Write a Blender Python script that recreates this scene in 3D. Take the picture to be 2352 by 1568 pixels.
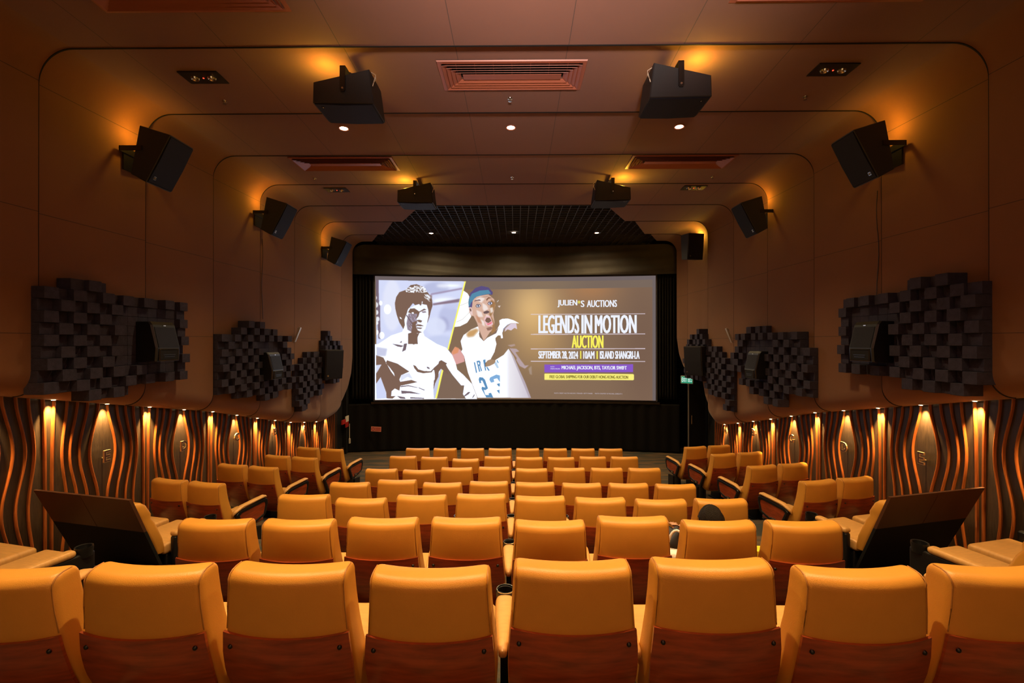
import bpy, math, random
import numpy as np
from math import sin, cos, pi, radians, tan, atan, atan2, sqrt
from mathutils import Vector, Matrix
random.seed(7)
for o in list(bpy.data.objects): bpy.data.objects.remove(o)
sc = bpy.context.scene
COL = sc.collection

# ------------------------------------------------------------------ camera
F = 1045.33; EX, EZ = 0.083, 3.35; YAW = radians(.603); VY = 786
cd = bpy.data.cameras.new('camera'); cam = bpy.data.objects.new('camera', cd); COL.objects.link(cam)
cd.sensor_width = 36; cd.lens = 16; cd.clip_start = .05; cd.clip_end = 60
cam.location = (EX, 0, EZ); cam.rotation_euler = (radians(90.11), 0, YAW)
sc.camera = cam
vs = sc.view_settings
vs.view_transform = 'Standard'; vs.look = 'None'; vs.gamma = 1; vs.use_curve_mapping = False
vs.exposure = 0.0
w = bpy.data.worlds.new('world'); sc.world = w; w.use_nodes = True
w.node_tree.nodes['Background'].inputs[0].default_value = (.003, .002, .0015, 1)

def lamp(kind, name, loc, energy, color, rot=(0, 0, 0), size=.05, angle=None, blend=.5, sy=None):
    l = bpy.data.lights.new(name, kind); l.energy = energy; l.color = color
    if kind == 'SPOT': l.spot_size = radians(angle); l.spot_blend = blend; l.shadow_soft_size = size
    elif kind == 'AREA':
        l.shape = 'RECTANGLE'; l.size = size; l.size_y = sy
    else: l.shadow_soft_size = size
    o = bpy.data.objects.new(name, l); COL.objects.link(o); o.location = loc; o.rotation_euler = rot
    return o
WARM = (1.0, .71, .335)
# unseen lamps added behind the camera to brighten the near ceiling and seat backs
lamp('SPOT', 'ceiling_fill_light', (.4, -1.6, 4.5), 11500, (1.0, .75, .64), (radians(90+43), 0, 0), .35, 69, 1.0)
lamp('AREA', 'rear_fill_light', (0, -1.9, 3.7), 38, (1.0, .62, .25), (radians(66), 0, 0), 6.0, sy=.6)
DOWN = [(-2.35, 2.75), (0, 2.75), (2.35, 2.75), (-2.35, 6.37), (0, 6.37), (2.35, 6.37), (-2.35, 9.93), (0, 9.93), (2.33, 9.93),
        (-2.33, 12.8), (0, 12.75), (2.33, 12.8)]

# ------------------------------------------------------------------ materials
MATS = {}
def srgb(*c):
    return tuple(((x/255)/12.92 if x/255 <= .04045 else ((x/255+.055)/1.055)**2.4) for x in c)
def mat(name, col, rough=.6, metal=0, bump=0, bscale=200, var=0, vscale=8, spec=.5, coat=0, stretch=None, sheen=0, rough2=None):
    m = bpy.data.materials.new(name); m.use_nodes = True; nt = m.node_tree; N = nt.nodes; L = nt.links
    b = N['Principled BSDF']; b.inputs['Base Color'].default_value = (*col, 1)
    b.inputs['Roughness'].default_value = rough; b.inputs['Metallic'].default_value = metal
    b.inputs['Specular IOR Level'].default_value = spec; b.inputs['Coat Weight'].default_value = coat
    b.inputs['Coat Roughness'].default_value = .15; b.inputs['Sheen Weight'].default_value = sheen
    tc = N.new('ShaderNodeTexCoord'); mp = N.new('ShaderNodeMapping')
    L.new(tc.outputs['Object'], mp.inputs[0])
    if stretch: mp.inputs['Scale'].default_value = stretch
    if var:
        n = N.new('ShaderNodeTexNoise'); n.inputs['Scale'].default_value = vscale; n.inputs['Detail'].default_value = 6
        L.new(mp.outputs[0], n.inputs[0])
        mx = N.new('ShaderNodeMix'); mx.data_type = 'RGBA'
        mr = N.new('ShaderNodeMapRange'); mr.inputs[1].default_value = .3; mr.inputs[2].default_value = .7
        L.new(n.outputs[0], mr.inputs[0]); L.new(mr.outputs[0], mx.inputs[0])
        mx.inputs[6].default_value = tuple(c*(1-var) for c in col)+(1,); mx.inputs[7].default_value = tuple(min(1, c*(1+var)) for c in col)+(1,)
        L.new(mx.outputs[2], b.inputs['Base Color'])
    if bump:
        n2 = N.new('ShaderNodeTexNoise'); n2.inputs['Scale'].default_value = bscale; n2.inputs['Detail'].default_value = 3
        L.new(mp.outputs[0], n2.inputs[0])
        bp = N.new('ShaderNodeBump'); bp.inputs['Strength'].default_value = bump; bp.inputs['Distance'].default_value = .01
        L.new(n2.outputs[0], bp.inputs['Height']); L.new(bp.outputs[0], b.inputs['Normal'])
    MATS[name] = m; return m
def emat(name, col, s=1.0):
    m = bpy.data.materials.new(name); m.use_nodes = True; nt = m.node_tree
    b = nt.nodes['Principled BSDF']; b.inputs['Base Color'].default_value = (0, 0, 0, 1); b.inputs['Specular IOR Level'].default_value = 0
    b.inputs['Emission Color'].default_value = (*col, 1); b.inputs['Emission Strength'].default_value = s
    MATS[name] = m; return m
LEATHER = mat('mustard_leather', (.60, .268, .038), .42, bump=.12, bscale=260, var=.06, vscale=5, spec=.4)
LEATH2 = mat('tan_leather_pad', (.62, .33, .10), .40, bump=.15, bscale=90, var=.08, vscale=9, stretch=(1, 6, 1))
STITCH = mat('leather_piping', (.40, .17, .03), .5)
WOOD = mat('red_brown_plywood', (.27, .045, .012), .30, var=.35, vscale=5, stretch=(1.5, 1.5, 9), coat=.25)
RIB = mat('orange_wood_rib', (.26, .070, .016), .3, var=.25, vscale=6, stretch=(6, 6, .8), coat=.3)
BOARD = mat('dark_grained_board', (.030, .018, .010), .45, var=.4, vscale=14, stretch=(8, 8, .5), bump=.2, bscale=30)
BLACK = mat('black_plastic', (.006, .006, .007), .38)
MATT = mat('matt_black', (.006, .0055, .006), .85, spec=.3)
SPK = mat('speaker_black_paint', (.020, .021, .025), .6, bump=.35, bscale=350)
GRILL = mat('speaker_grille_cloth', (.007, .007, .014), .6, spec=.25, bump=.5, bscale=600)
CHROME = mat('polished_metal', (.6, .58, .55), .2, metal=1)
BRASS = mat('brass_letter', (.80, .62, .34), .38, metal=.75)
FOAM = mat('charcoal_acoustic_foam', (.034, .031, .052), .95, spec=.2, bump=.5, bscale=120, var=.2, vscale=20)
SKIRT = mat('black_skirt_cloth', (.006, .0055, .0055), .9, spec=.2)
CLOTH = mat('black_drape', (.022, .018, .015), .75, sheen=.15, var=.3, vscale=3)
SKIN = mat('skin', (.45, .23, .14), .5); HAIR = mat('black_hair', (.014, .010, .008), .55, bump=1.0, bscale=260, stretch=(1, 1, .12), spec=.15)
SHIRT = mat('dark_clothing', (.03, .03, .04), .9); WHITE = mat('white_quilted_bag', (.75, .72, .68), .6, bump=.4, bscale=60)
BAND = mat('dark_brown_leather', (.085, .030, .012), .5, bump=.1)
SILVER = mat('silver_strip', (.5, .46, .4), .35, metal=.6)
RED = mat('red_paint', (.45, .02, .015), .5); PAPER = mat('cream_paper', (.75, .68, .55), .7)
PINK = mat('pink_sign', (.75, .30, .24), .6)
VENT = mat('terracotta_metal', (.27, .085, .052), .45)
SCREENCLOTH = mat('screen_border', (.10, .10, .11), .8)

def fabric(name, col, kind):
    """padded fabric lining with stitched panel joints (kind wall / ceiling)"""
    m = mat(name, col, .85, bump=.35, bscale=500, sheen=.25, spec=.25)
    nt = m.node_tree; N = nt.nodes; L = nt.links; b = N['Principled BSDF']
    geo = N.new('ShaderNodeNewGeometry'); sep = N.new('ShaderNodeSeparateXYZ'); L.new(geo.outputs['Position'], sep.inputs[0])
    def M(op, a, v=None, c=None):
        n = N.new('ShaderNodeMath'); n.operation = op
        for i, x in enumerate((a, v, c)):
            if x is None: continue
            if isinstance(x, (int, float)): n.inputs[i].default_value = x
            else: L.new(x, n.inputs[i])
        return n.outputs[0]
    if kind == 'ceiling':
        x = sep.outputs[0]
        fr = M('ABSOLUTE', M('SUBTRACT', M('FRACT', M('ADD', M('DIVIDE', M('SUBTRACT', x, .03), 1.15), 10.0)), .5))
        d = M('MULTIPLY', fr, 1.15)
    else:
        z = sep.outputs[2]
        d = None
        for zz in (EZ+.09, EZ+1.33, EZ+2.66):
            q = M('ABSOLUTE', M('SUBTRACT', z, zz)); d = q if d is None else M('MINIMUM', d, q)
    mask = M('LESS_THAN', d, .004)
    n = N.new('ShaderNodeTexNoise'); n.inputs['Scale'].default_value = .9; n.inputs['Detail'].default_value = 5
    L.new(geo.outputs['Position'], n.inputs[0])
    mx0 = N.new('ShaderNodeMix'); mx0.data_type = 'RGBA'
    mx0.inputs[6].default_value = tuple(c*.85 for c in col)+(1,); mx0.inputs[7].default_value = tuple(c*1.15 for c in col)+(1,)
    L.new(n.outputs[0], mx0.inputs[0])
    mx = N.new('ShaderNodeMix'); mx.data_type = 'RGBA'
    L.new(mask, mx.inputs[0]); L.new(mx0.outputs[2], mx.inputs[6]); mx.inputs[7].default_value = tuple(c*.35 for c in col)+(1,)
    L.new(mx.outputs[2], b.inputs['Base Color'])
    return m
FABW = fabric('brown_padded_wall_fabric', (.165, .062, .018), 'wall')
FABC = fabric('brown_ceiling_fabric', (.155, .060, .034), 'ceiling')
def carpet():
    m = mat('mottled_carpet', (.05, .045, .035), .95, bump=.6, bscale=300)
    nt = m.node_tree; N = nt.nodes; L = nt.links; b = N['Principled BSDF']
    geo = N.new('ShaderNodeNewGeometry'); mp = N.new('ShaderNodeMapping'); mp.inputs['Scale'].default_value = (.9, 5, 1)
    L.new(geo.outputs['Position'], mp.inputs[0])
    n = N.new('ShaderNodeTexNoise'); n.inputs['Scale'].default_value = 1.3; n.inputs['Detail'].default_value = 4; L.new(mp.outputs[0], n.inputs[0])
    cr = N.new('ShaderNodeValToRGB'); cr.color_ramp.interpolation = 'LINEAR'
    cr.color_ramp.elements[0].position = .42; cr.color_ramp.elements[0].color = (.045, .045, .036, 1)
    cr.color_ramp.elements[1].position = .58; cr.color_ramp.elements[1].color = (.14, .08, .035, 1)
    L.new(n.outputs[0], cr.inputs[0]); L.new(cr.outputs[0], b.inputs['Base Color'])
    return m
CARPET = carpet()

# ------------------------------------------------------------------ mesh helpers
class MB:
    def __init__(s): s.v = []; s.f = []; s.mi = []; s.m = 0
    def add(s, vs, fs):
        n = len(s.v); s.v += [tuple(p) for p in vs]; s.f += [tuple(i+n for i in f) for f in fs]; s.mi += [s.m]*len(fs); return s
    def box(s, x0, x1, y0, y1, z0, z1, M=None):
        vs = [(x, y, z) for z in (z0, z1) for (x, y) in ((x0, y0), (x1, y0), (x1, y1), (x0, y1))]
        if M: vs = [tuple(M @ Vector(p)) for p in vs]
        return s.add(vs, [(3, 2, 1, 0), (4, 5, 6, 7), (0, 1, 5, 4), (1, 2, 6, 5), (2, 3, 7, 6), (3, 0, 4, 7)])
    def rbox(s, x0, x1, y0, y1, z0, z1, r=.01, M=None, n=3):
        """box with rounded vertical edges and rounded top/bottom rims"""
        lv = []
        for k in range(n+1): a = pi/2*k/n; lv.append((r*(1-sin(a)), z0+r*(1-cos(a))))
        for k in range(n+1): a = pi/2*k/n; lv.append((r*(1-cos(a)), z1-r*(1-sin(a))))
        rings = []
        for ins, z in lv: rings.append(rrect(x0+ins, x1-ins, y0+ins, y1-ins, max(r-ins*.5, .002), z, 4))
        return s.loft(rings, M=M)
    def loft(s, rings, cap=True, closed=True, M=None):
        n = len(rings[0]); vs = [p for r in rings for p in r]
        if M: vs = [tuple(M @ Vector(p)) for p in vs]
        fs = []
        for i in range(len(rings)-1):
            for j in range(n if closed else n-1):
                k = (j+1) % n; fs.append((i*n+j, i*n+k, (i+1)*n+k, (i+1)*n+j))
        if cap: fs.append(tuple(range(n-1, -1, -1))); fs.append(tuple((len(rings)-1)*n+j for j in range(n)))
        return s.add(vs, fs)
    def prism(s, pts, axis, a0, a1, M=None):
        """polygon pts in the two other axes, extruded along axis ('x','y','z')"""
        def mk(p, a): return {'x': (a, p[0], p[1]), 'y': (p[0], a, p[1]), 'z': (p[0], p[1], a)}[axis]
        n = len(pts); vs = [mk(p, a0) for p in pts]+[mk(p, a1) for p in pts]
        if M: vs = [tuple(M @ Vector(p)) for p in vs]
        return s.add(vs, [tuple(range(n-1, -1, -1)), tuple(range(n, 2*n))]+[(i, (i+1) % n, n+(i+1) % n, n+i) for i in range(n)])
    def tube(s, pts, r, n=8, cap=True):
        rings = []; P = [Vector(p) for p in pts]
        for i, p in enumerate(P):
            t = (P[min(i+1, len(P)-1)]-P[max(i-1, 0)]).normalized()
            u = t.cross(Vector((0, 0, 1)));
            if u.length < .1: u = t.cross(Vector((1, 0, 0)))
            u.normalize(); v = t.cross(u); rr = r[i] if isinstance(r, (list, tuple)) else r
            rings.append([tuple(p+u*rr*cos(2*pi*k/n)+v*rr*sin(2*pi*k/n)) for k in range(n)])
        return s.loft(rings, cap)
    def lathe(s, prof, n=20, M=None, cap=False):
        return s.loft([[(r*cos(2*pi*k/n), r*sin(2*pi*k/n), z) for k in range(n)] for r, z in prof], cap, M=M)
    def build(s, name, mt, parent=None, smooth=None, label=None):
        me = bpy.data.meshes.new(name); me.from_pydata(s.v, [], s.f)
        ms = mt if isinstance(mt, (list, tuple)) else [mt]
        for q in ms: me.materials.append(q)
        if len(ms) > 1: me.polygons.foreach_set('material_index', s.mi)
        import bmesh
        bm = bmesh.new(); bm.from_mesh(me); bmesh.ops.recalc_face_normals(bm, faces=bm.faces); bm.to_mesh(me); bm.free()
        if smooth:
            me.polygons.foreach_set('use_smooth', [True]*len(me.polygons)); me.set_sharp_from_angle(angle=radians(smooth))
        o = bpy.data.objects.new(name, me); COL.objects.link(o)
        if parent: o.parent = parent
        if label: o['label'] = label
        return o
def rrect(x0, x1, y0, y1, r, z, n=4):
    r = min(r, (x1-x0)/2*.98, (y1-y0)/2*.98); out = []
    for cx, cy, a0 in ((x1-r, y1-r, 0), (x0+r, y1-r, pi/2), (x0+r, y0+r, pi), (x1-r, y0+r, 3*pi/2)):
        for k in range(n+1): a = a0+pi/2*k/n; out.append((cx+r*cos(a), cy+r*sin(a), z))
    return out
def empty(name, loc=(0, 0, 0), rz=0):
    o = bpy.data.objects.new(name, None); COL.objects.link(o); o.location = loc; o.rotation_euler = (0, 0, rz); o.empty_display_size = .1
    return o
def tag(o, label, cat, group=None):
    o['label'] = label; o['category'] = cat
    if group: o['group'] = group
    return o
def struct(o): o['kind'] = 'structure'; return o
def kids(o): return [c for c in bpy.data.objects if c.parent == o]
KC = {}
def tree_of(o):
    if o.name not in KC: KC[o.name] = [(c, tree_of(c)) for c in kids(o)]
    return KC[o.name]
def copy_tree(o, t=None, parent=None):
    t = tree_of(o) if t is None else t
    c = o.copy(); COL.objects.link(c); c.parent = parent
    for ch, tt in t: copy_tree(ch, tt, c)
    return c
def px2w(px, py, X=None, Y=None, Z=None):
    """world point seen at a photo pixel, on the plane X=, Y= or Z= (room coordinates)"""
    a = Vector(((px-1176)/F, 1, -(py-VY)/F))
    d = Vector((a.x*cos(YAW)-a.y*sin(YAW), a.x*sin(YAW)+a.y*cos(YAW), a.z))
    if X is not None: t = (X-EX)/d.x
    elif Y is not None: t = Y/d.y
    else: t = (Z-EZ)/d.z
    return Vector((EX, 0, EZ))+d*t
def w2px(x, y, z):
    X = x-EX; cx = X*cos(YAW)+y*sin(YAW); dp = y*cos(YAW)-X*sin(YAW)
    return 1176+F*cx/dp, VY-F*(z-EZ)/dp
def textmesh(body, size=1, bold=0, extr=0):
    c = bpy.data.curves.new('t', 'FONT'); c.body = body; c.size = size; c.offset = bold; c.extrude = extr; c.resolution_u = 3
    o = bpy.data.objects.new('t', c); COL.objects.link(o)
    bpy.context.view_layer.update()
    me = bpy.data.meshes.new_from_object(o.evaluated_get(bpy.context.evaluated_depsgraph_get()))
    vs = [tuple(v.co) for v in me.vertices]; fs = [tuple(p.vertices) for p in me.polygons]
    bpy.data.objects.remove(o); bpy.data.curves.remove(c); bpy.data.meshes.remove(me)
    xs = [v[0] for v in vs]; ys = [v[1] for v in vs]; x0, x1, y0, y1 = min(xs), max(xs), min(ys), max(ys)
    return [((v[0]-x0)/(x1-x0), (v[1]-y0)/(y1-y0), v[2]) for v in vs], fs, (x1-x0)/(y1-y0)

# ------------------------------------------------------------------ room shell
W = 4.775; WL = 5.14; ZC = EZ+2.98; R = .35; RB = .25
RY = [4.57+1.33*k for k in range(-6, 7)]            # ring edges
LIP = [(-4, -.45), (0, -.36), (4.87, .61), (7.7, 1.18), (9.1, 1.53), (10.5, 1.86)]
LIPL = LIP+[(11.8, 2.06), (12.4, 1.98), (12.85, 1.75), (13.15, 1.45), (13.33, 1.1), (13.4, .7)]
LIPR = LIP+[(11.0, 1.97), (11.35, 1.78), (11.6, 1.45), (11.7, 1.1), (11.75, .96), (12.7, .94), (13.05, .8), (13.28, .5), (13.4, .1)]
def interp(t, y):
    if y <= t[0][0]: return t[0][1]
    for (a, b), (c, d) in zip(t, t[1:]):
        if y <= c: return b+(d-b)*(y-a)/(c-a)
    return t[-1][1]
TREADZ = [1.72, 1.352, 1.032, .747, .492, .293, .135, 0]
DK = [1.91, 3.24, 4.56, 5.86, 7.25, 8.59, 9.87]
def floor_z(y):
    z = TREADZ[0]
    for k, d in enumerate(DK):
        if y > d+.13: z = TREADZ[k+1]
    return z
def stations():
    ys = []
    for a, b in zip(RY, RY[1:]+[13.4]):
        n = 12 if b > 10.9 else 3
        for i in range(n+1): ys.append((a+.002+(b-a-.002)*i/n, .08*(1-i/n)))
    return ys
def wall_upper(s, lip, name):
    mb = MB(); rings = []
    for y, off in stations():
        Wk = W+off; zc = ZC+off*.6; zb = EZ-interp(lip, y); p = []
        for k in range(13): a = pi/2*k/12; p.append((Wk-R+R*sin(a), zc-R+R*cos(a)))
        for k in range(11): a = pi/2*k/10; p.append((Wk+RB-RB*cos(a), zb+RB-RB*sin(a)))
        p.append((WL+.05, zb)); p.append((WL+.05, zc+.1))
        rings.append([(s*q[0], y, q[1]) for q in p])
    mb.loft(rings, cap=True)
    return struct(mb.build(name, FABW, smooth=35))
wall_upper(-1, LIPL, 'wall_left_upper'); wall_upper(1, LIPR, 'wall_right_upper')
# ceiling, with the stepped opening towards the stage
mb = MB(); XC = W-R
def xin(y):
    if y <= 10.03: return 0
    if y <= 11.22: return 2.05+(y-10.03)/1.19*.70
    if y <= 12.55: return 2.95+(y-11.22)/1.33*.65
    return 3.72+(y-12.55)*.55
st = stations(); extra = [10.03, 10.032, 11.218, 11.222, 12.548, 12.552]
for y, off in zip([q[0] for q in st], [q[1] for q in st]): pass
ys = sorted(set([round(q[0], 4) for q in st]+extra))
def offat(y):
    for a, b in zip(RY, RY[1:]+[13.4]):
        if a+.002 <= y+1e-6 and y <= b+1e-6: return .08*(1-(y-a-.002)/(b-a-.002))
    return 0
for y0, y1 in zip(ys, ys[1:]):
    o0, o1 = offat(y0), offat(y1)
    if y1-y0 < .0035 and any(abs(y0-r) < .003 or abs(y1-r) < .003 for r in RY):  pass
    for s in (-1, 1):
        a0, a1 = s*xin((y0+y1)/2 if y1-y0 < .005 else y0+.0015), s*xin((y0+y1)/2 if y1-y0 < .005 else y1-.0015)
        z0, z1 = ZC+o0*.6, ZC+o1*.6
        X0, X1 = s*(XC+o0), s*(XC+o1)
        mb.add([(a0, y0, z0), (X0, y0, z0), (X1, y1, z1), (a1, y1, z1), (a0, y0, z0+.14), (X0, y0, z0+.14), (X1, y1, z1+.14), (a1, y1, z1+.14)],
               [(0, 1, 2, 3), (7, 6, 5, 4), (0, 3, 7, 4), (0, 4, 5, 1), (3, 2, 6, 7), (1, 5, 6, 2)])
struct(mb.build('ceiling', FABC))
# added dark strips drawing the shadow line where one padded bay overlaps the next
def edge_shadow_line(y, n):
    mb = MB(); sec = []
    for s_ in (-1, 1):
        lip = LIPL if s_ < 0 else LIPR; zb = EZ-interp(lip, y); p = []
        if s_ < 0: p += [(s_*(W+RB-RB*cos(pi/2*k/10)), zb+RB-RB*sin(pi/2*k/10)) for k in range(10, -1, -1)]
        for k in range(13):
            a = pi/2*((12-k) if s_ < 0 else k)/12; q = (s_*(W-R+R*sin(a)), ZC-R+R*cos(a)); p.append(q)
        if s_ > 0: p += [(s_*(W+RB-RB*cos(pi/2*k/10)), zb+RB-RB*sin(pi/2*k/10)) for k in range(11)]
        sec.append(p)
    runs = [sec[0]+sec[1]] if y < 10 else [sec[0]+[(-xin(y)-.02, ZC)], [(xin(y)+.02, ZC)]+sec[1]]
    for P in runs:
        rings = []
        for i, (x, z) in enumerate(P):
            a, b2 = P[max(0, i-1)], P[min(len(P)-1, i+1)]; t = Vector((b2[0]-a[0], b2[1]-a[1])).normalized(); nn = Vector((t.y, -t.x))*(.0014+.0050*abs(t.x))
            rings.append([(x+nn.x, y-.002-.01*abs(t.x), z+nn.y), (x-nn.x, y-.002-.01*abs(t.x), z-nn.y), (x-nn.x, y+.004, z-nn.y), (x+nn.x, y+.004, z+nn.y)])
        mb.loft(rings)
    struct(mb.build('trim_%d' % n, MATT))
for n_, y_ in enumerate([r for r in RY if r > 2.5]): edge_shadow_line(y_ if n_ else y_, n_+4)
# lower walls
mb = MB(); mb.box(-WL-.12, -WL, -3.4, 13.2, -.2, ZC); struct(mb.build('wall_left', BOARD))
mb = MB(); mb.box(WL, WL+.12, -3.4, 11.72, -.2, ZC); struct(mb.build('wall_right', BOARD))
mb = MB(); mb.box(-WL-.12, -WL-.02, 13.2, 14.9, -.2, ZC+1.2); mb.box(-WL-.02, -WL+.10, 13.62, 14.9, 0, 4)
struct(mb.build('wall_left_front', MATT))
mb = MB(); mb.box(5.6, 5.7, 11.6, 14.9, -.2, ZC+1.2); mb.box(WL+.12, 5.6, 11.6, 11.72, -.2, 2.6); mb.box(WL, 5.6, 11.72, 14.9, EZ-.9, EZ-.8)
struct(mb.build('wall_right_front', MATT))
mb = MB(); mb.box(-5.3, 5.7, 14.8, 14.9, -.2, ZC+1.2); struct(mb.build('wall_front', MATT))
mb = MB(); mb.box(-5.3, 5.3, -3.5, -3.4, -.2, ZC+.3); struct(mb.build('wall_back', FABW))
mb = MB(); mb.box(-5.3, 5.7, 10.0, 14.9, ZC+1.15, ZC+1.2); mb.box(-5.3, 5.3, 9.95, 10.0, ZC+.14, ZC+1.15)
struct(mb.build('ceiling_void', MATT))
# stepped floor
mb = MB(); ed = [-3.5]+[d+.13 for d in DK]+[14.9]
for k in range(8): mb.box(-5.3, 5.7, ed[k], ed[k+1], -.3, TREADZ[k])
struct(mb.build('floor', CARPET))
# baseboards by the stage
mb = MB(); mb.box(-WL-.02, -WL+.02, 12.95, 13.62, 0, .16); mb.box(-WL-.02, -WL+.03, 12.95, 13.62, .16, .19); struct(mb.build('baseboard_left', MAT if False else BAND))

# wavy ribs of the lower side walls
LET0 = 5.68
def wave(z): return .5*(1-cos(2*pi*z/1.24))
def ribs(s, lip, yend, name):
    mb = MB()
    for n in range(-6, 6):
        yc = LET0+1.33*n
        for side in (-1, 1):
            for off, A, wd in ((.060, .118, .026), (.200, .108, .024), (.330, .095, .024), (.455, .060, .024), (.618, .0, .030)):
                y0 = yc+side*off
                if y0 > yend or y0 < -3: continue
                zt = EZ-interp(lip, min(y0, 12.3 if s < 0 else 11.2))+.03; zb = floor_z(y0)
                dirn = side; rings = []; N = 26
                for i in range(N+1):
                    t = (zt-zb)*i/N; yy = y0+dirn*A*wave(t)+ (-dirn*.030*math.exp(-t*2.6)+dirn*.012 if A == 0 else 0)
                    if yy > yend: yy = yend
                    xa, xb = s*(WL+.005), s*(WL-.020)
                    rings.append([(xa, yy-wd/2, zt-t), (xb, yy-wd/2+.004, zt-t), (xb-s*.004, yy, zt-t), (xb, yy+wd/2-.004, zt-t), (xa, yy+wd/2, zt-t)])
                mb.loft(rings)
    o = mb.build(name, RIB, smooth=40); return struct(o)
ribs(-1, LIPL, 13.12, 'trim_1'); ribs(1, LIPR, 11.7, 'trim_2')

# small downlights under the padded lip that wash the ribs
def lip_z(lip, y): return EZ-interp(lip, y)
mb = MB(); mb.lathe([(.001, .0), (.034, .0), (.034, .02), (.026, .02), (.026, .004)], 16)
wl0 = None
GLOW = emat('warm_lamp', (1.0, .72, .38), 30)
wallprof = [(s, y) for s in (-1, 1) for y in [LET0+1.33*n+o for n in range(-2, 6) for o in (-.665, 0)]]
cnt = 0
for s, y in wallprof:
    lip = LIPL if s < 0 else LIPR
    if y > (12.6 if s < 0 else 11.6) or y < 3.0: continue
    z = lip_z(lip, y)-.004; x = s*(WL-.064)
    if wl0 is None:
        b = MB(); b.lathe([(.021, 0), (.024, -.005), (.026, 0)], 18); wl0 = empty('wall_downlight'); b.build('trim_ring', BLACK, wl0, 40)
        b = MB(); b.lathe([(.021, -.001), (.001, -.002)], 18); b.build('bulb', GLOW, wl0)
        o = wl0
    else: o = copy_tree(wl0)
    o.location = (x, y, z)
    letter = abs(((y-LET0)/1.33) - round((y-LET0)/1.33)) < .1
    n = int(round((y-LET0)/1.33)) if letter else int(round((y-LET0+.665)/1.33))
    sd = 'left' if s < 0 else 'right'
    names = {-2: 'G', -1: 'F', 0: 'E', 1: 'D', 2: 'C', 3: 'B', 4: 'A', 5: 'stage end'}
    if letter and -1 < n < 5: lb = f'small warm downlight above the brass letter {names[n]} on the {sd} wall'
    elif letter: lb = f'small warm downlight over the ribs, {["nearest to camera", "beyond letter A"][n > 4]}, {sd} wall'
    else: lb = f'small warm {sd} wall downlight over straight ribs, near side of {"bay " + names[n] if n < 5 else "the stage-end bay"}'
    tag(o, lb, 'downlight', 'downlights under the padded side walls')
    lamp('SPOT', 'wall_downlight_beam', (x, y, z-.012), 330 if not letter else 250, (1.0, .60, .20), (0, -s*radians(13), 0), .018, 66, .9)

# row letters
for s in (-1, 1):
    for n, ch in enumerate('EDCBA'):
        y = LET0+1.33*n
        if s > 0 and n == 4: y = LET0+1.33*4-.02
        vs, fs, asp = textmesh(ch, 1, .03, .06); h = .15; wd = h*asp
        mb = MB()
        zz = EZ-{0: 1.43, 1: 1.60, 2: 1.745, 3: 1.90, 4: 2.10}[n]
        if s < 0: P = [(-(WL-.06)+v[2]*.15, y+(v[0]-.5)*wd, zz+(v[1]-.5)*h) for v in vs]
        else: P = [((WL-.06)-v[2]*.15, y-(v[0]-.5)*wd, zz+(v[1]-.5)*h) for v in vs]
        mb.add(P, fs)
        mb.box(min(s*WL, s*(WL-.06)), max(s*WL, s*(WL-.06)), y-.006, y+.006, zz-.03, zz-.02)
        o = mb.build('row_letter', BRASS)
        fx = s*(WL-.06)-s*.0095
        mf = MB(); mf.add([(fx, y+(0 if 0 else (-s)*(v[0]-.5)*wd*.93), zz+(v[1]-.5)*h*.95) for v in textmesh(ch, 1, .005, 0)[0]], textmesh(ch, 1, .005, 0)[1]); mf.build('letter_face', BAND, o, label='dark letter face')
        tag(o, f'brass row letter {ch} standing off the {"left" if s < 0 else "right"} ribbed wall', 'letter', 'brass row letters')

# ------------------------------------------------------------------ stage end: screen, drapes
def ysc(x): return 14.25-.33*(x/4.3)**2
SX0, SX1 = px2w(862, 700, Y=13.95).x, px2w(1506, 700, Y=13.92).x
SZ0, SZ1 = EZ-1.775, EZ+2.035
SW = 646; SH = 286; SS = 3
def T(px, py):
    yt = np.interp(px, [862, 1180, 1505], [633, 637, 629]); yb = np.interp(px, [862, 1180, 1506], [919, 918, 917])
    return (px-862)/644.0, (py-yt)/(yb-yt)
CV = np.zeros((SH*SS, SW*SS, 3))
yy, xx = np.mgrid[0:SH*SS, 0:SW*SS]; U = (xx+.5)/(SW*SS); V = (yy+.5)/(SH*SS)
PX = 862+U*644; PY = 633+V*285
def C3(c): return np.array(c, float)
def gauss(cx, cy, sx, sy): return np.exp(-((PX-cx)/sx)**2-((PY-cy)/sy)**2)[..., None]
CV[:] = C3((134, 108, 86))
CV += gauss(1225, 700, 62, 70)*C3((78, 66, 34)); CV += gauss(1240, 790, 75, 70)*C3((34, 26, 8)); CV += gauss(1360, 655, 60, 40)*C3((34, 14, -2))
CV += gauss(1480, 800, 60, 200)*C3((-14, -14, -8))
CV[PY < 661-(PX-1180)*.006] = 0
mk = (PY < 661-(PX-1180)*.006)[..., None]
CV = CV+mk*(C3((120, 103, 92))+gauss(1250, 650, 80, 25)*C3((14, 10, 0)))
CV[(PX > 1499)] = C3((112, 100, 98)); CV[PY < 642] = C3((110, 98, 98))
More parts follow.
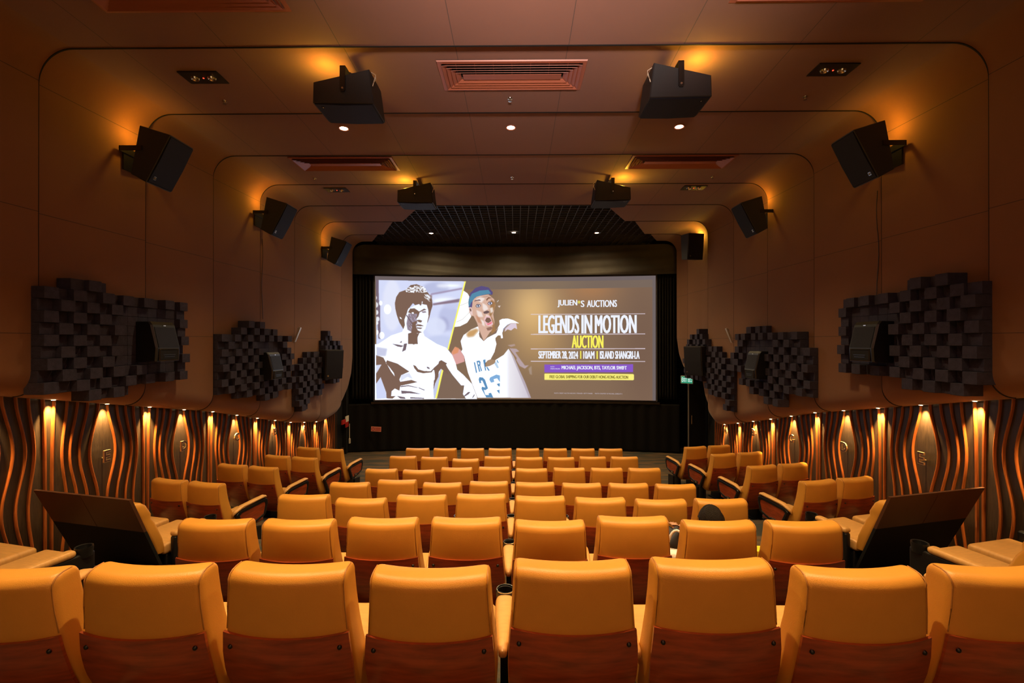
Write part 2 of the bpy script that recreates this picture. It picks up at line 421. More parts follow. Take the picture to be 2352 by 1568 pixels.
def mask(pts):
    P = [T(*p) for p in pts]; P = [(u*SW*SS, v*SH*SS) for u, v in P]
    xs = [p[0] for p in P]; yls = [p[1] for p in P]
    x0, x1 = max(0, int(min(xs))), min(SW*SS, int(max(xs))+2); y0, y1 = max(0, int(min(yls))), min(SH*SS, int(max(yls))+2)
    gy, gx = np.mgrid[y0:y1, x0:x1]; gx = gx+.5; gy = gy+.5; ins = np.zeros(gx.shape, bool)
    for (ax, ay), (bx, by) in zip(P, P[1:]+P[:1]):
        if ay == by: continue
        c = ((ay > gy) != (by > gy)) & (gx < (bx-ax)*(gy-ay)/(by-ay)+ax); ins ^= c
    m = np.zeros((SH*SS, SW*SS)); m[y0:y1, x0:x1] = ins; return m
def blur(m, r):
    r = int(r*SS)
    for _ in range(2):
        for ax in (0, 1):
            pad = [(0, 0), (0, 0)]; pad[ax] = (r+1, r); c = np.cumsum(np.pad(m, pad, mode='edge'), axis=ax)
            m = (c[2*r+1:]-c[:-2*r-1])/(2*r+1) if ax == 0 else (c[:, 2*r+1:]-c[:, :-2*r-1])/(2*r+1)
    return m
def poly(pts, col, soft=0, clip=None, a=1.0):
    global CV
    m = mask(pts)
    if soft: m = blur(m, soft)
    if clip is not None: m = m*clip
    m = (m*a)[..., None]; CV = CV*(1-m)+C3(col)*m
def za(l): return [(855+x/9.8, 630+y/9.8) for x, y in l]
def zb_(l): return [(855+x/9.8, 770+y/9.8) for x, y in l]
def zc_(l): return [(1030+x/9.8, 630+y/9.8) for x, y in l]
def zd(l): return [(1030+x/9.8, 770+y/9.8) for x, y in l]
WHT = (244, 247, 255); BR = (126, 98, 84); PER = (205, 212, 245)
LP = [(864, 642), (1068, 645), (1000, 916), (866, 917)]
LM = mask(LP)
poly(LP, (214, 220, 250))
for (cx, cy, rx, ry, c) in ((1000, 660, 30, 14, (185, 190, 225)), (1030, 730, 25, 30, (190, 195, 230)), (1020, 690, 30, 9, (238, 240, 255)), (1030, 655, 30, 5, (240, 243, 255)),
                          (1015, 745, 14, 18, (170, 172, 210)), (1035, 700, 20, 10, (200, 205, 238)), (1000, 750, 24, 22, (222, 228, 252)), (900, 700, 22, 60, (230, 233, 252)), (1010, 790, 40, 20, (200, 208, 240))):
    poly([(cx+rx*cos(t*.4), cy+ry*sin(t*.4)) for t in range(16)], c, 3, LM, .9)
poly(za([(1300, 420), (2020, 290), (2010, 330), (1300, 460)]), (165, 150, 180), 1, LM); poly(za([(1340, 650), (1960, 540), (1940, 620), (1350, 690)]), (140, 118, 135), 1, LM)
poly(za([(1280, 440), (1330, 470), (1320, 560), (1280, 540)]), (150, 125, 130), 1, LM)
poly(za([(40, 110), (145, 110), (150, 560), (180, 700), (180, 1000), (190, 1450), (140, 1440), (120, 1100), (90, 900), (60, 480), (40, 470)]), (122, 105, 120), .4, LM)
for cx, cy, r in ((75, 520, 35), (90, 680, 45), (100, 850, 40), (125, 1000, 40), (110, 1090, 30), (100, 1300, 45), (215, 1370, 60), (190, 640, 40), (340, 780, 80)):
    poly(za([(cx+r*cos(t*.4), cy+r*1.4*sin(t*.4)) for t in range(16)]), WHT, .5, LM, .9)
# first figure: body
poly(za([(60, 1568), (130, 1568), (420, 1370), (660, 1290), (700, 1200), (760, 1000), (1220, 1080), (1130, 1300), (1160, 1390), (1440, 1568)])+zb_([(1440, 0), (1650, 280), (1700, 340)])[1:]+zb_([(1780, 440), (1850, 580), (1900, 780), (2040, 900), (2240, 1110), (2350, 1400), (2350, 1450), (60, 1450)]), WHT, .2)
poly(zb_([(1430, 1420), (1580, 800), (1640, 660), (1680, 740), (1790, 900), (1990, 1140), (2060, 1140), (2030, 1340), (2100, 1440), (1430, 1440)]), (128, 104, 88))
poly(zb_([(1580, 790), (1530, 760), (1390, 1100), (1360, 1240), (1370, 1430), (1420, 1430)]), (200, 205, 235))
poly(zb_([(1550, 780), (1585, 795), (1440, 1430), (1400, 1430)]), (255, 250, 110))
poly(zb_([(1490, 590), (1540, 565), (1670, 640), (1640, 670), (1700, 900), (1560, 780), (1530, 760), (1480, 830), (1470, 940), (1400, 1090), (1360, 1240), (1370, 1030), (1390, 1000), (1395, 900), (1380, 800), (1360, 780), (1320, 840), (1130, 860), (1000, 830), (930, 740), (905, 670), (960, 690), (1020, 770), (1150, 810), (1300, 815), (1380, 730), (1470, 650)]), BR)
poly(zb_([(790, 0), (1010, 0), (1000, 110), (930, 210), (860, 190), (800, 120)]), BR); poly(za([(790, 1330), (880, 1300), (1050, 1310), (1000, 1420), (1010, 1568), (790, 1568)]), BR)
poly(zb_([(300, 620), (330, 560), (560, 640), (820, 820), (640, 900), (600, 1000), (620, 1050), (870, 1010), (1000, 1060), (620, 1140), (600, 1250), (500, 1200), (430, 1260), (420, 1370), (520, 1370), (450, 1430), (320, 1420), (310, 1280), (190, 940), (90, 1090), (90, 440), (250, 500), (300, 600), (420, 820), (500, 930), (480, 850), (370, 700)]), BR, .15)
poly(zb_([(640, 900), (820, 850), (900, 990), (780, 940), (620, 1040)]), (225, 230, 250), .4)
poly(zb_([(90, 260), (330, 300), (300, 460), (90, 460)]), (185, 188, 222), 1.4, LM, .7); poly(zb_([(90, 670), (210, 655), (130, 800), (90, 860)]), (215, 220, 245), .3)
poly(zb_([(190, 940), (90, 1090), (100, 1430), (320, 1420), (300, 1260)]), (210, 217, 248), .2)
for l in ([(440, 190), (560, 205), (700, 235), (640, 265), (560, 250)], [(700, 190), (770, 180), (740, 330), (660, 370), (690, 260)], [(605, 160), (655, 120), (650, 165)], [(1210, 710), (1270, 730), (1275, 770), (1215, 745)],
          [(600, 1150), (800, 1130), (1000, 1180), (1000, 1190), (800, 1150), (640, 1170)], [(1030, 1180), (1170, 1240), (1150, 1250), (1030, 1195)], [(640, 1250), (860, 1270), (1080, 1330), (940, 1320), (800, 1310), (650, 1320)],
          [(550, 1370), (720, 1400), (740, 1440), (620, 1430)], [(840, 1400), (1150, 1420), (1150, 1440), (840, 1430)], [(2060, 1370), (2150, 1290), (2200, 1290), (2160, 1340), (2060, 1400)], [(2240, 1420), (2290, 1340), (2300, 1360), (2260, 1420)]):
    poly(zb_(l), (120, 102, 108), .15)
# first figure: head
poly(za([(500, 640), (530, 500), (600, 390), (740, 340), (850, 230), (980, 210), (1110, 260), (1250, 420), (1330, 560), (1340, 700), (1300, 830), (1270, 960), (1225, 1090), (1180, 900), (900, 640), (780, 800), (740, 1000), (720, 1140), (690, 1230), (600, 1080), (540, 900), (510, 760)]), BR, .1)
rs = np.random.RandomState(3)
for _ in range(130):
    a = rs.rand()*pi; r = rs.rand(); x = 960+250*cos(a)*sqrt(r); y = 400-150*sin(a)*sqrt(r)-10; l = 18+rs.rand()*30
    poly(za([(x, y), (x+l, y+8-rs.rand()*25), (x+l, y+16), (x+4, y+14)]), WHT, 0, None, .85)
for _ in range(40):
    x = 1150+rs.rand()*110; y = 400+rs.rand()*120+(x-1150)*.5; poly(za([(x, y), (x+40, y+40), (x+35, y+46), (x-3, y+8)]), WHT, 0, None, .8)
poly(za([(940, 690), (1040, 660), (1070, 700), (1100, 660), (1210, 680), (1245, 800), (1250, 940), (1220, 1080), (1180, 1230), (1100, 1310), (1000, 1330), (880, 1290), (790, 1240), (720, 1140), (710, 1010), (760, 880), (800, 760), (860, 740)]), (238, 240, 253), .1)
poly(za([(800, 880), (1030, 860), (980, 1000), (1000, 1100), (900, 1170), (880, 1300), (780, 1240), (760, 1100)]), (150, 134, 148), .5)
poly(za([(840, 760), (940, 760), (1040, 830), (1150, 765), (1205, 790), (1100, 820), (1050, 850), (1020, 950), (960, 1010), (1000, 880), (880, 880), (790, 850)]), BR, .1)
for _ in range(46):
    x = 800+rs.rand()*170; y = 890+rs.rand()*330; l = 25+rs.rand()*50
    poly(za([(x, y), (x+l*.5, y+l*.8), (x+l*.5+9, y+l*.8), (x+8, y-4)]), [(205, 205, 232), (120, 98, 96)][int(rs.rand()*2)], .1, None, .7)
poly(za([(870, 850), (915, 845), (920, 880), (880, 880)]), WHT, .1); poly(za([(1090, 830), (1180, 825), (1205, 850), (1120, 860)]), (135, 115, 120), .1)
poly(za([(975, 1030), (1040, 1015), (1110, 1040), (1080, 1080), (1030, 1070)]), BR, .1)
poly(za([(1000, 1120), (1070, 1125), (1145, 1160), (1060, 1165), (960, 1150)]), BR, .1); poly(za([(985, 1190), (1110, 1200), (1080, 1225), (1000, 1220)]), BR, .15)
poly(za([(880, 1080), (1000, 1040), (960, 1130), (980, 1200), (1010, 1260), (1100, 1300), (1040, 1320), (860, 1320), (880, 1200)]), BR, .2)
poly(za([(760, 900), (900, 1120), (880, 1120), (750, 920)]), (110, 92, 100), .2); poly(za([(600, 945), (640, 970), (660, 1010), (620, 990)]), WHT)
for x in (1100,): poly(za([(x, 600), (x+18, 600), (x+5, 680), (x-5, 670)]), WHT)
# slanted yellow divider
poly(za([(2065, 148), (2098, 148), (1740, 1568), (1705, 1568)]), (255, 250, 110)); poly(zb_([(1755, 0), (1785, 0), (1705, 325), (1672, 325)]), (255, 250, 110))
# second figure: ball, jersey, head
poly(zc_([(330, 360), (420, 420), (500, 560), (530, 800), (500, 960), (410, 1090), (250, 1170), (120, 1185)]), (252, 250, 240))
poly(zc_([(250, 695), (430, 625), (432, 632), (252, 702)]), (190, 185, 175)); poly(zc_([(160, 1070), (300, 1010), (460, 850), (465, 856), (305, 1018), (165, 1078)]), (200, 190, 185))
JE = zc_([(670, 1170), (500, 1240), (330, 1370), (265, 1500)])+zd([(265, 150), (305, 320), (275, 370), (345, 480), (380, 640), (430, 850), (530, 1110), (650, 1420), (1880, 1420), (1750, 1080), (1600, 760), (1480, 480), (1360, 310), (1250, 450), (1070, 560), (930, 700), (830, 720), (820, 640), (890, 570), (950, 550), (1040, 380), (1085, 200), (1060, 110)])+zc_([(1060, 1440), (1120, 1380), (1180, 1380), (1190, 1450), (1235, 1440), (1215, 1320), (1280, 1200), (1420, 1105), (1605, 1105), (1480, 1040), (1350, 1000), (1220, 1005), (1150, 1040), (1160, 1130), (1110, 1220), (1000, 1350), (880, 1430), (790, 1510), (700, 1420), (680, 1340), (710, 1260)])
poly(JE, (252, 252, 255)); JM = mask(JE)
g = np.clip((PX-1150)/75, 0, 1)*JM*(PY > 800); g = (g*.75)[..., None]; CV = CV*(1-g)+C3((186, 172, 190))*g
poly(zc_([(440, 1280), (620, 1220), (680, 1260), (560, 1400), (430, 1420), (390, 1360)]), (200, 150, 90), 2, JM, .9)
poly(zd([(1380, 330), (1500, 480), (1900, 1420), (1830, 1420)]), (165, 148, 160), .6, JM, .6)
poly(zc_([(1270, 1300), (1290, 1220), (1420, 1110), (1540, 1110), (1560, 1240), (1500, 1210), (1420, 1270), (1340, 1245)]), (222, 205, 220), .2)
poly(zc_([(1220, 1330), (1240, 1230), (1330, 1140), (1430, 1100), (1330, 1160), (1250, 1260)]), (150, 145, 165), .1)
poly(zd([(1340, 230), (1500, 205), (1520, 240), (1420, 270)]), (190, 165, 165), .6, None, .7); poly(zd([(1380, 300), (1540, 310), (1610, 370), (1520, 390), (1640, 560), (1740, 690), (1830, 680), (1740, 760), (1620, 700), (1540, 570), (1550, 520)]), (190, 170, 180), .4, None, .85)
poly(zd([(1820, 760), (1890, 690), (1900, 900), (1850, 880)]), (180, 160, 150), .8, None, .6)
poly(zd([(50, 400), (130, 265), (260, 330), (280, 380), (345, 490), (350, 600), (160, 665), (110, 540)]), (222, 165, 160), .3); poly(zd([(60, 390), (140, 260), (230, 300), (200, 400), (90, 440)]), (226, 150, 110), .8)
for l in ([(565, 620), (590, 610), (640, 850), (615, 860)], [(625, 590), (690, 575), (720, 610), (715, 690), (755, 810), (730, 820), (695, 700), (680, 700), (715, 825), (685, 835)], [(775, 565), (830, 550), (835, 640), (820, 660), (850, 800), (825, 810)], [(850, 730), (875, 720), (930, 800), (900, 812)], [(1085, 575), (1105, 565), (1135, 630), (1115, 640)],
          [(675, 1010), (690, 955), (770, 960), (820, 1010), (890, 1210), (830, 1250), (790, 1240), (830, 1360), (915, 1360), (900, 1320), (960, 1310), (1010, 1415), (850, 1415), (740, 1220), (750, 1170), (830, 1190), (760, 1030), (725, 1030), (735, 1090), (695, 1090)],
          [(1090, 1110), (1160, 1090), (1160, 1165), (1130, 1160)], [(1090, 1255), (1155, 1240), (1155, 1335)]): poly(zd(l), (95, 145, 190), 0, JM)
poly(zd([(650, 620), (685, 615), (690, 660), (670, 670)]), WHT)
poly(zd([(920, 1010), (940, 960), (1080, 895), (1165, 915), (1165, 1070), (1100, 980), (1020, 1000), (1035, 1060), (960, 1080)]), (130, 175, 220), .2); poly(zd([(1030, 640), (1080, 600), (1140, 740), (1100, 755)]), (190, 215, 240), .3)
poly(zd([(840, 720), (850, 620), (900, 565), (960, 550), (1060, 570), (1060, 610), (1030, 650), (930, 700)]), (168, 138, 110))
poly(zc_([(450, 760), (500, 560), (560, 490), (900, 450), (1030, 560), (1060, 700), (1010, 900), (1040, 1080), (1020, 1240), (930, 1310), (840, 1450), (790, 1500), (700, 1320), (640, 1100), (560, 940), (500, 930), (455, 840)]), (218, 178, 158), .3)
poly(zc_([(960, 560), (1060, 640), (1050, 760), (960, 940), (1010, 1040), (1080, 1300), (960, 1340), (1000, 1100), (920, 900)]), (165, 122, 80), 1.2)
poly(zc_([(690, 1260), (790, 1500), (1000, 1340), (1130, 1210), (1080, 1330), (880, 1430), (795, 1505), (690, 1400)]), (135, 108, 92), .3)
for l in ([(600, 560), (720, 500), (820, 540), (740, 640)], [(760, 640), (860, 700), (900, 780), (800, 830), (770, 780)], [(620, 800), (740, 850), (780, 960), (660, 960)], [(930, 760), (1000, 740), (1010, 840), (950, 880)], [(820, 1000), (850, 900), (930, 940), (880, 960)], [(700, 1000), (800, 1060), (820, 1180), (760, 1140)]):
    poly(zc_(l), (248, 236, 232), 1.2, None, .85)
poly(zc_([(600, 900), (700, 980), (760, 1120), (660, 1080)]), (196, 135, 100), 1.2, None, .7)
poly(zc_([(445, 740), (440, 600), (480, 420), (600, 300), (740, 255), (900, 290), (1000, 400), (990, 460), (880, 445), (640, 490), (540, 570), (520, 740)]), (92, 80, 130), .1)
poly(zc_([(445, 560), (520, 430), (700, 360), (900, 345), (960, 430), (760, 460), (600, 510), (500, 640), (470, 730), (445, 700)]), (88, 140, 170), .2)
poly(zc_([(565, 610), (600, 575), (700, 560), (725, 590), (640, 590)]), (120, 92, 100), .2); poly(zc_([(850, 560), (900, 510), (990, 530), (900, 545), (860, 600)]), (130, 90, 70), .3)
for cx, cy in ((665, 710), (940, 655)):
    poly(zc_([(cx-62, cy), (cx-30, cy-45), (cx+35, cy-40), (cx+62, cy-5), (cx+20, cy+35), (cx-35, cy+35)]), (85, 75, 90), .1); poly(zc_([(cx-45, cy), (cx-20, cy-28), (cx+30, cy-25), (cx+48, cy-3), (cx+15, cy+25), (cx-25, cy+24)]), (240, 240, 250), .1)
    poly(zc_([(cx+22*cos(t*.6), cy-2+22*sin(t*.6)) for t in range(11)]), (80, 85, 105), .1)
poly(zc_([(780, 850), (830, 825), (870, 815), (915, 830), (915, 865), (860, 885), (800, 885)]), (110, 88, 88), .15)
poly(zc_([(800, 1000), (850, 940), (940, 945), (980, 1040), (1010, 1130), (930, 1170), (850, 1150), (810, 1070)]), (240, 195, 200), .15)
poly(zc_([(820, 1040), (860, 970), (930, 980), (970, 1050), (900, 1100), (850, 1080)]), (128, 98, 84), .1); poly(zc_([(850, 1100), (900, 1110), (985, 1060), (970, 1110), (890, 1145)]), (240, 120, 135), .15)
poly(zc_([(450, 740), (500, 735), (530, 800), (540, 920), (490, 900), (460, 830)]), (235, 205, 200), .2); poly(zc_([(465, 770), (500, 770), (510, 830), (480, 830)]), (120, 90, 80), .2)
poly(zc_([(850, 1210), (960, 1180), (1000, 1210), (950, 1260), (880, 1270)]), (150, 112, 98), .4); poly(zc_([(1095, 620), (1130, 580), (1138, 585), (1100, 628)]), WHT); poly(zc_([(1115, 710), (1180, 705), (1150, 755)]), (225, 205, 200), .1)
for dx in (0, 25, 50): poly(zc_([(600+dx*3, 545-dx), (800+dx*2, 505-dx*.5), (950, 500-dx*.3), (800+dx*2, 512-dx*.5)]), (150, 120, 115), .1, None, .6)
# rules and caption bars
def ln(xa, ya, xb, yb2, t, c): poly([(xa, ya-t), (xb, yb2-t), (xb, yb2+t), (xa, ya+t)], c)
for a, b in ((721.7, 717), (768, 763.6), (801.7, 797.6), (830.4, 827.2)): ln(1221.3, a, 1483, b, .75, (226, 212, 226))
for x in (1337.5, 1375.3): ln(x-1.4, 814, x+1.4, 814, 9.2, (250, 240, 90))
poly([(1253, 837.5), (1456, 834), (1456, 852.3), (1253, 855.8)], (137, 88, 200)); poly([(1254, 858.5), (1456, 856.6), (1458, 858), (1458, 869.5), (1456, 871), (1254, 873), (1253, 872), (1253, 860)], (252, 242, 125))
CV = np.clip(CV, 0, 255).reshape(SH, SS, SW, SS, 3).mean(axis=(1, 3))
lin = CV/255; lin = np.where(lin <= .04045, lin/12.92, ((lin+.055)/1.055)**2.4)
lum = lin.mean(axis=2); hot = np.clip((lum-.86)/.08, 0, 1)[..., None]      # the projector's whites are far above the camera's white
lin = lin*(1-hot)+hot*lin*np.array([1.25, 1.35, 1.6])
def spt(u, v, off=0):
    x = SX0+(SX1-SX0)*u; return (x, ysc(x)-off, SZ1-(SZ1-SZ0)*v)
screen = empty('projection_screen', (0, 13.98, SZ0))
tag(screen, 'wide curved cinema screen showing an auction advertisement, above the black skirt curtain', 'screen')
def sloc(p): return (p[0]-0, p[1]-13.98, p[2]-SZ0)
vs_ = []; 
for j in range(SH+1):
    for i in range(SW+1): vs_.append(sloc(spt(i/SW, j/SH)))
fs_ = [(j*(SW+1)+i, j*(SW+1)+i+1, (j+1)*(SW+1)+i+1, (j+1)*(SW+1)+i) for j in range(SH) for i in range(SW)]
me = bpy.data.meshes.new('projected_picture'); me.from_pydata(vs_, [], fs_)
ca = me.color_attributes.new('Col', 'FLOAT_COLOR', 'CORNER')
cc = np.ones((SH*SW, 4, 4), np.float32); cc[:, :, :3] = lin.reshape(-1, 1, 3); ca.data.foreach_set('color', cc.ravel())
pm = emat('projected_light', (1, 1, 1), 1.0); an = pm.node_tree.nodes.new('ShaderNodeVertexColor'); an.layer_name = 'Col'
pm.node_tree.links.new(an.outputs[0], pm.node_tree.nodes['Principled BSDF'].inputs['Emission Color'])
me.materials.append(pm); po = bpy.data.objects.new('projected_picture', me); COL.objects.link(po); po.parent = screen
mb = MB(); rings = []
for i in range(41):
    x = SX0-.05+(SX1-SX0+.1)*i/40; y = ysc(x)-13.98; rings.append([(x, y+.012, -.03), (x, y+.012, SZ1-SZ0+.03), (x, y+.06, SZ1-SZ0+.03), (x, y+.06, -.03)])
mb.loft(rings); mb.build('screen_cloth', SCREENCLOTH, screen)
TW = emat('projected_white', srgb(240, 244, 255), 1.0); TY = emat('projected_yellow', srgb(250, 240, 95), 1.0); TD = emat('projected_olive', srgb(120, 105, 40), 1.0); TG = emat('projected_grey', srgb(200, 188, 196), 1.0)
def stext(body, x0, x1, y0, y1, m, bold=.03):
    vs, fs, asp = textmesh(body, 1, 0)
    d = min(1.3, (y1-y0)*.034); x0 += d; x1 -= d; mb = MB()
    # heavy lettering: the same glyphs laid three times, slightly apart
    for k, q in enumerate(((0,) if bold < .012 else (-d, -d/2, 0, d/2, d))):
        P = []
        for v in vs:
            px = x0+(x1-x0)*v[0]+q; cx = (x0+x1)/2
            _, va = T(cx, y1); _, vb = T(cx, y0)
            P.append(sloc(spt((px-862)/644.0, va+(vb-va)*v[1], .012+.001*k)))
        mb.add(P, fs)
    mb.build('caption', m, screen)
stext('JULIEN', 1283.5, 1329.5, 687, 704, TW, .03); stext('*', 1330, 1337, 688, 695.5, TY, .03); stext('S', 1337.5, 1346, 688, 703, TW, .04); stext('AUCTIONS', 1351.5, 1420, 686.5, 702.5, TW, .03)
stext('LEGENDS', 1239, 1334, 722.5, 765, TW, .032); stext('IN', 1339, 1364, 721.5, 764, TW, .032); stext('MOTION', 1369.5, 1464, 720.5, 763, TW, .032)
stext('AUCTION', 1316.5, 1389.5, 768.5, 798, TY, .032)
stext('SEPTEMBER 28,', 1239, 1307, 806, 826, TW, .026); stext('2024', 1309, 1331.5, 806, 823.5, TW, .026); stext('10AM', 1343, 1369, 805, 823, TW, .026); stext('ISLAND SHANGRI-LA', 1381, 1470.5, 804, 822, TW, .026)
stext('ALSO', 1267, 1276.5, 841, 843.5, TW, .01); stext('ITEMS FROM:', 1267, 1290, 845.7, 848.5, TW, .01); stext('MICHAEL JACKSON, BTS, TAYLOR SWIFT', 1293, 1442, 839, 850, TW, .018)
stext('FREE GLOBAL SHIPPING FOR OUR DEBUT HONG KONG AUCTION', 1265, 1445, 861.2, 868.5, TD, .015)
stext('PHOTO CREDIT: HULTON ARCHIVE / STRINGER / GETTY IMAGES', 1276, 1364.5, 902, 904.7, TG, .0); stext('PHOTO COURTESY OF MICHAEL LE BRECHT II', 1370, 1431.5, 901.7, 904.4, TG, .0)

def drape(x0, x1, z0, z1, name, folds, amp, dy, label=None, cat=None, horizontal=False, nx=200, nz=24, top=None):
    mb = MB(); rnd = random.Random(name+str(x0)); ph = [rnd.random()*6 for _ in range(5)]
    vs = []
    for j in range(nz+1):
        for i in range(nx+1):
            u = i/nx; t = j/nz; x = x0+(x1-x0)*u
            zt = top(x) if top else z1
            z = z0+(zt-z0)*t
            if horizontal:
                sag = .45*(1-abs(2*u-1)**1.5)
                q = amp*(sin((z+sag)*11+ph[0]+.7*sin(u*9))+.6*sin((z+sag*.7)*23+ph[1]+u*5))*(.25+.75*(1-t)+.2*sin(u*12+ph[2]))
            else: q = amp*(sin(u*folds*2*pi+ph[0])+.4*sin(u*folds*4.7+ph[1]+t))
            vs.append((x, ysc(x)-dy+q, z))
    n = nx+1; fs = [(j*n+i, j*n+i+1, (j+1)*n+i+1, (j+1)*n+i) for j in range(nz) for i in range(nx)]
    mb.add(vs, fs); o = mb.build(name, SKIRT if name != 'valance' else CLOTH, smooth=80)
    sm = o.modifiers.new('thick', 'SOLIDIFY'); sm.thickness = .006
    return tag(o, label, cat)
def vtop(x):
    a = abs(x); return ZC-.03 if a < W-.32 else ZC-.03-.42*(1-sqrt(max(0, 1-((a-W+.32)/.5)**2)))
drape(-4.95, 4.95, SZ1+.015, ZC, 'valance', 0, .028, .22, 'black swagged fabric valance hanging above the screen', 'curtain', True, 260, 50, vtop)
drape(-4.97, SX0-.03, SZ0+.05, SZ1+.08, 'masking_curtain', 7, .03, .02, 'black masking curtain left of the screen', 'curtain', nx=80)
drape(SX1+.03, 4.9, SZ0+.05, SZ1+.08, 'masking_curtain', 7, .03, .02, 'black masking curtain right of the screen', 'curtain', nx=80)
drape(-5.05, 5.0, .01, SZ0-.1, 'skirt_curtain', 30, .012, .02, 'plain black skirt curtain below the screen down to the carpet', 'curtain', nx=300)
mb = MB(); rings = []
for i in range(81):
    x = SX0-.1+(SX1-SX0+.2)*i/80; y = ysc(x)-.05; zz = .012*abs(sin(i*.9)); rings.append([(x, y, SZ0-.12+zz), (x, y, SZ0-.045), (x, y+.03, SZ0-.045), (x, y+.03, SZ0-.12+zz)])
mb.loft(rings); tag(mb.build('curtain_rail', BLACK), 'black scalloped rail running along the bottom edge of the screen', 'rail')

# open cell grid ceiling over the stage
mb = MB(); GZ = ZC+.10
x = -4.2
while x < 4.21: mb.box(x-.006, x+.006, 10.0, 14.75, GZ, GZ+.04); x += .19
y = 10.1
while y < 14.7: mb.box(-4.25, 4.25, y-.006, y+.006, GZ, GZ+.04); y += .19
GRID = mat('grid_metal', (.035, .035, .045), .5)
tag(mb.build('grid_ceiling', GRID), 'black open-cell grid ceiling panel over the stage', 'ceiling grid')

# ------------------------------------------------------------------ ceiling fittings
dl = empty('ceiling_downlight')
b = MB(); b.lathe([(.052, 0), (.066, -.008), (.072, 0), (.072, .006)], 24); b.build('trim_ring', VENT, dl, 40)
b = MB(); b.lathe([(.052, -.002), (.001, -.003)], 24); b.build('bulb', emat('downlight_bulb', (1, .83, .55), 60), dl)
dn = {0: 'nearest', 1: 'middle', 2: 'edge', 3: 'stage'}
for i, (x, y) in enumerate(DOWN):
    vis = y > 5
    z = ZC-.004 if y < 11 else ZC+.095
    if y < 10.03: z = ZC+offat(y)*.6-.003
    if vis:
        o = dl if i == 3 else copy_tree(dl); o.location = (x, y, z)
        side = 'left' if x < -.5 else 'right' if x > .5 else 'centre'
        rowt = 'behind the big ceiling speakers' if y < 7 else 'at the edge of the stage grid' if y < 11 else 'set in the black stage grid'
        tag(o, f'bright round ceiling downlight, {side} one of the three {rowt}', 'downlight', 'ceiling downlights')
    e = 690 if y < 4 else 620 if y < 8 else 520
    if y > 11: e = 420
    lamp('SPOT', 'downlight_beam', (x, y, z-.012), e, WARM, (0, 0, 0), .05, 105 if y < 11 else 155, .9)

def vent(x0, x1, y0, y1, label):
    z = ZC+offat((y0+y1)/2)*.6; r = empty('air_vent', ((x0+x1)/2, (y0+y1)/2, z)); w2 = (x1-x0)/2; h2 = (y1-y0)/2
    b = MB()
    def ring(a, c, z0, d, e, z1):
        b.add([(-a, -c, z0), (a, -c, z0), (a, c, z0), (-a, c, z0), (-d, -e, z1), (d, -e, z1), (d, e, z1), (-d, e, z1)], [(0, 1, 5, 4), (1, 2, 6, 5), (2, 3, 7, 6), (3, 0, 4, 7)])
    ring(w2, h2, -.001, w2-.005, h2-.005, -.014); ring(w2-.005, h2-.005, -.014, w2-.045, h2-.045, -.014)
    b.build('outer_frame', VENT, r)
    b = MB(); k0 = .05
    for i in range(4):
        a = w2-k0-i*.045; c = h2-k0-i*.045; ring(a, c, -.030+.001*i, a-.055, c-.04, .004)
    b.box(-(w2-.26), w2-.26, -max(h2-.235, .01), max(h2-.235, .01), -.020, -.015)
    o = b.build('louvre', VENT, r)
    sm = o.modifiers.new('t', 'SOLIDIFY'); sm.thickness = .003
    b = MB()
    for i in range(-3, 4): b.box(i*w2/4-.003, i*w2/4+.003, -h2+.05, h2-.05, -.006, -.002)
    b.build('cross_bar', VENT, r)
    b = MB(); b.box(-w2+.05, w2-.05, -h2+.05, h2-.05, -.001, .0); b.build('duct_opening', MATT, r)
    tag(r, label, 'vent', 'ceiling air vents')
vent(-.78, .84, 4.84, 5.41, 'terracotta louvred air vent in the middle of the ceiling between the big speakers')
vent(-3.65, -1.95, 3.52, 4.10, 'louvred air vent cut by the top edge of the picture, left')
vent(1.95, 3.65, 3.46, 4.04, 'louvred air vent cut by the top edge of the picture, right')
vent(-3.65, -1.95, 7.36, 7.93, 'dark louvred air vent further back on the left of the ceiling')
vent(1.95, 3.65, 7.33, 7.90, 'dark louvred air vent further back on the right of the ceiling')

def elight(x, y, label):
    r = empty('emergency_light', (x, y, ZC+offat(y)*.6)); b = MB(); b.box(-.22, .22, -.115, .115, -.012, 0); b.build('plate', BLACK, r)
    for s in (-1, 1):
        b = MB(); M_ = Matrix.Translation((s*.095, 0, -.014)); b.lathe([(.045, 0), (.038, -.016), (.03, -.004), (.01, -.002), (.001, -.01)], 18, M_)
        b.build('lamp_head', CHROME, r, 50)
    b = MB(); b.box(-.006, .006, -.006, .006, -.016, -.012); b.build('status_light', emat('red_status_led', (1, .05, .02), 4), r)
    tag(r, label, 'emergency light', 'emergency twin lights')
elight(-3.47, 5.12, 'black twin-lamp emergency light near the left big ceiling speaker'); elight(3.57, 5.05, 'black twin-lamp emergency light near the right big ceiling speaker')
elight(-3.47, 8.95, 'small far black twin-lamp emergency light on the left of the ceiling'); elight(3.53, 8.9, 'small far black twin-lamp emergency light on the right of the ceiling')
spr = empty('sprinkler'); b = MB(); b.lathe([(.032, 0), (.030, -.006), (.012, -.010), (.009, -.03), (.02, -.034), (.021, -.037), (.001, -.038)], 14); b.build('sprinkler_head', CHROME, spr, 40)
for i, (x, y, lb) in enumerate([(-3.54, 5.6, 'near the left emergency light'), (3.6, 5.58, 'near the right emergency light'), (.0, 5.58, 'just beyond the middle air vent'), (.0, 8.24, 'on the centre line halfway to the stage'), (-3.6, 8.25, 'far one by the left dark vent'), (3.62, 8.25, 'far one by the right dark vent')]):
    o = spr if i == 0 else copy_tree(spr); o.location = (x, y, ZC+offat(y)*.6); tag(o, 'small chrome fire sprinkler on the ceiling, '+lb, 'sprinkler', 'ceiling sprinklers')

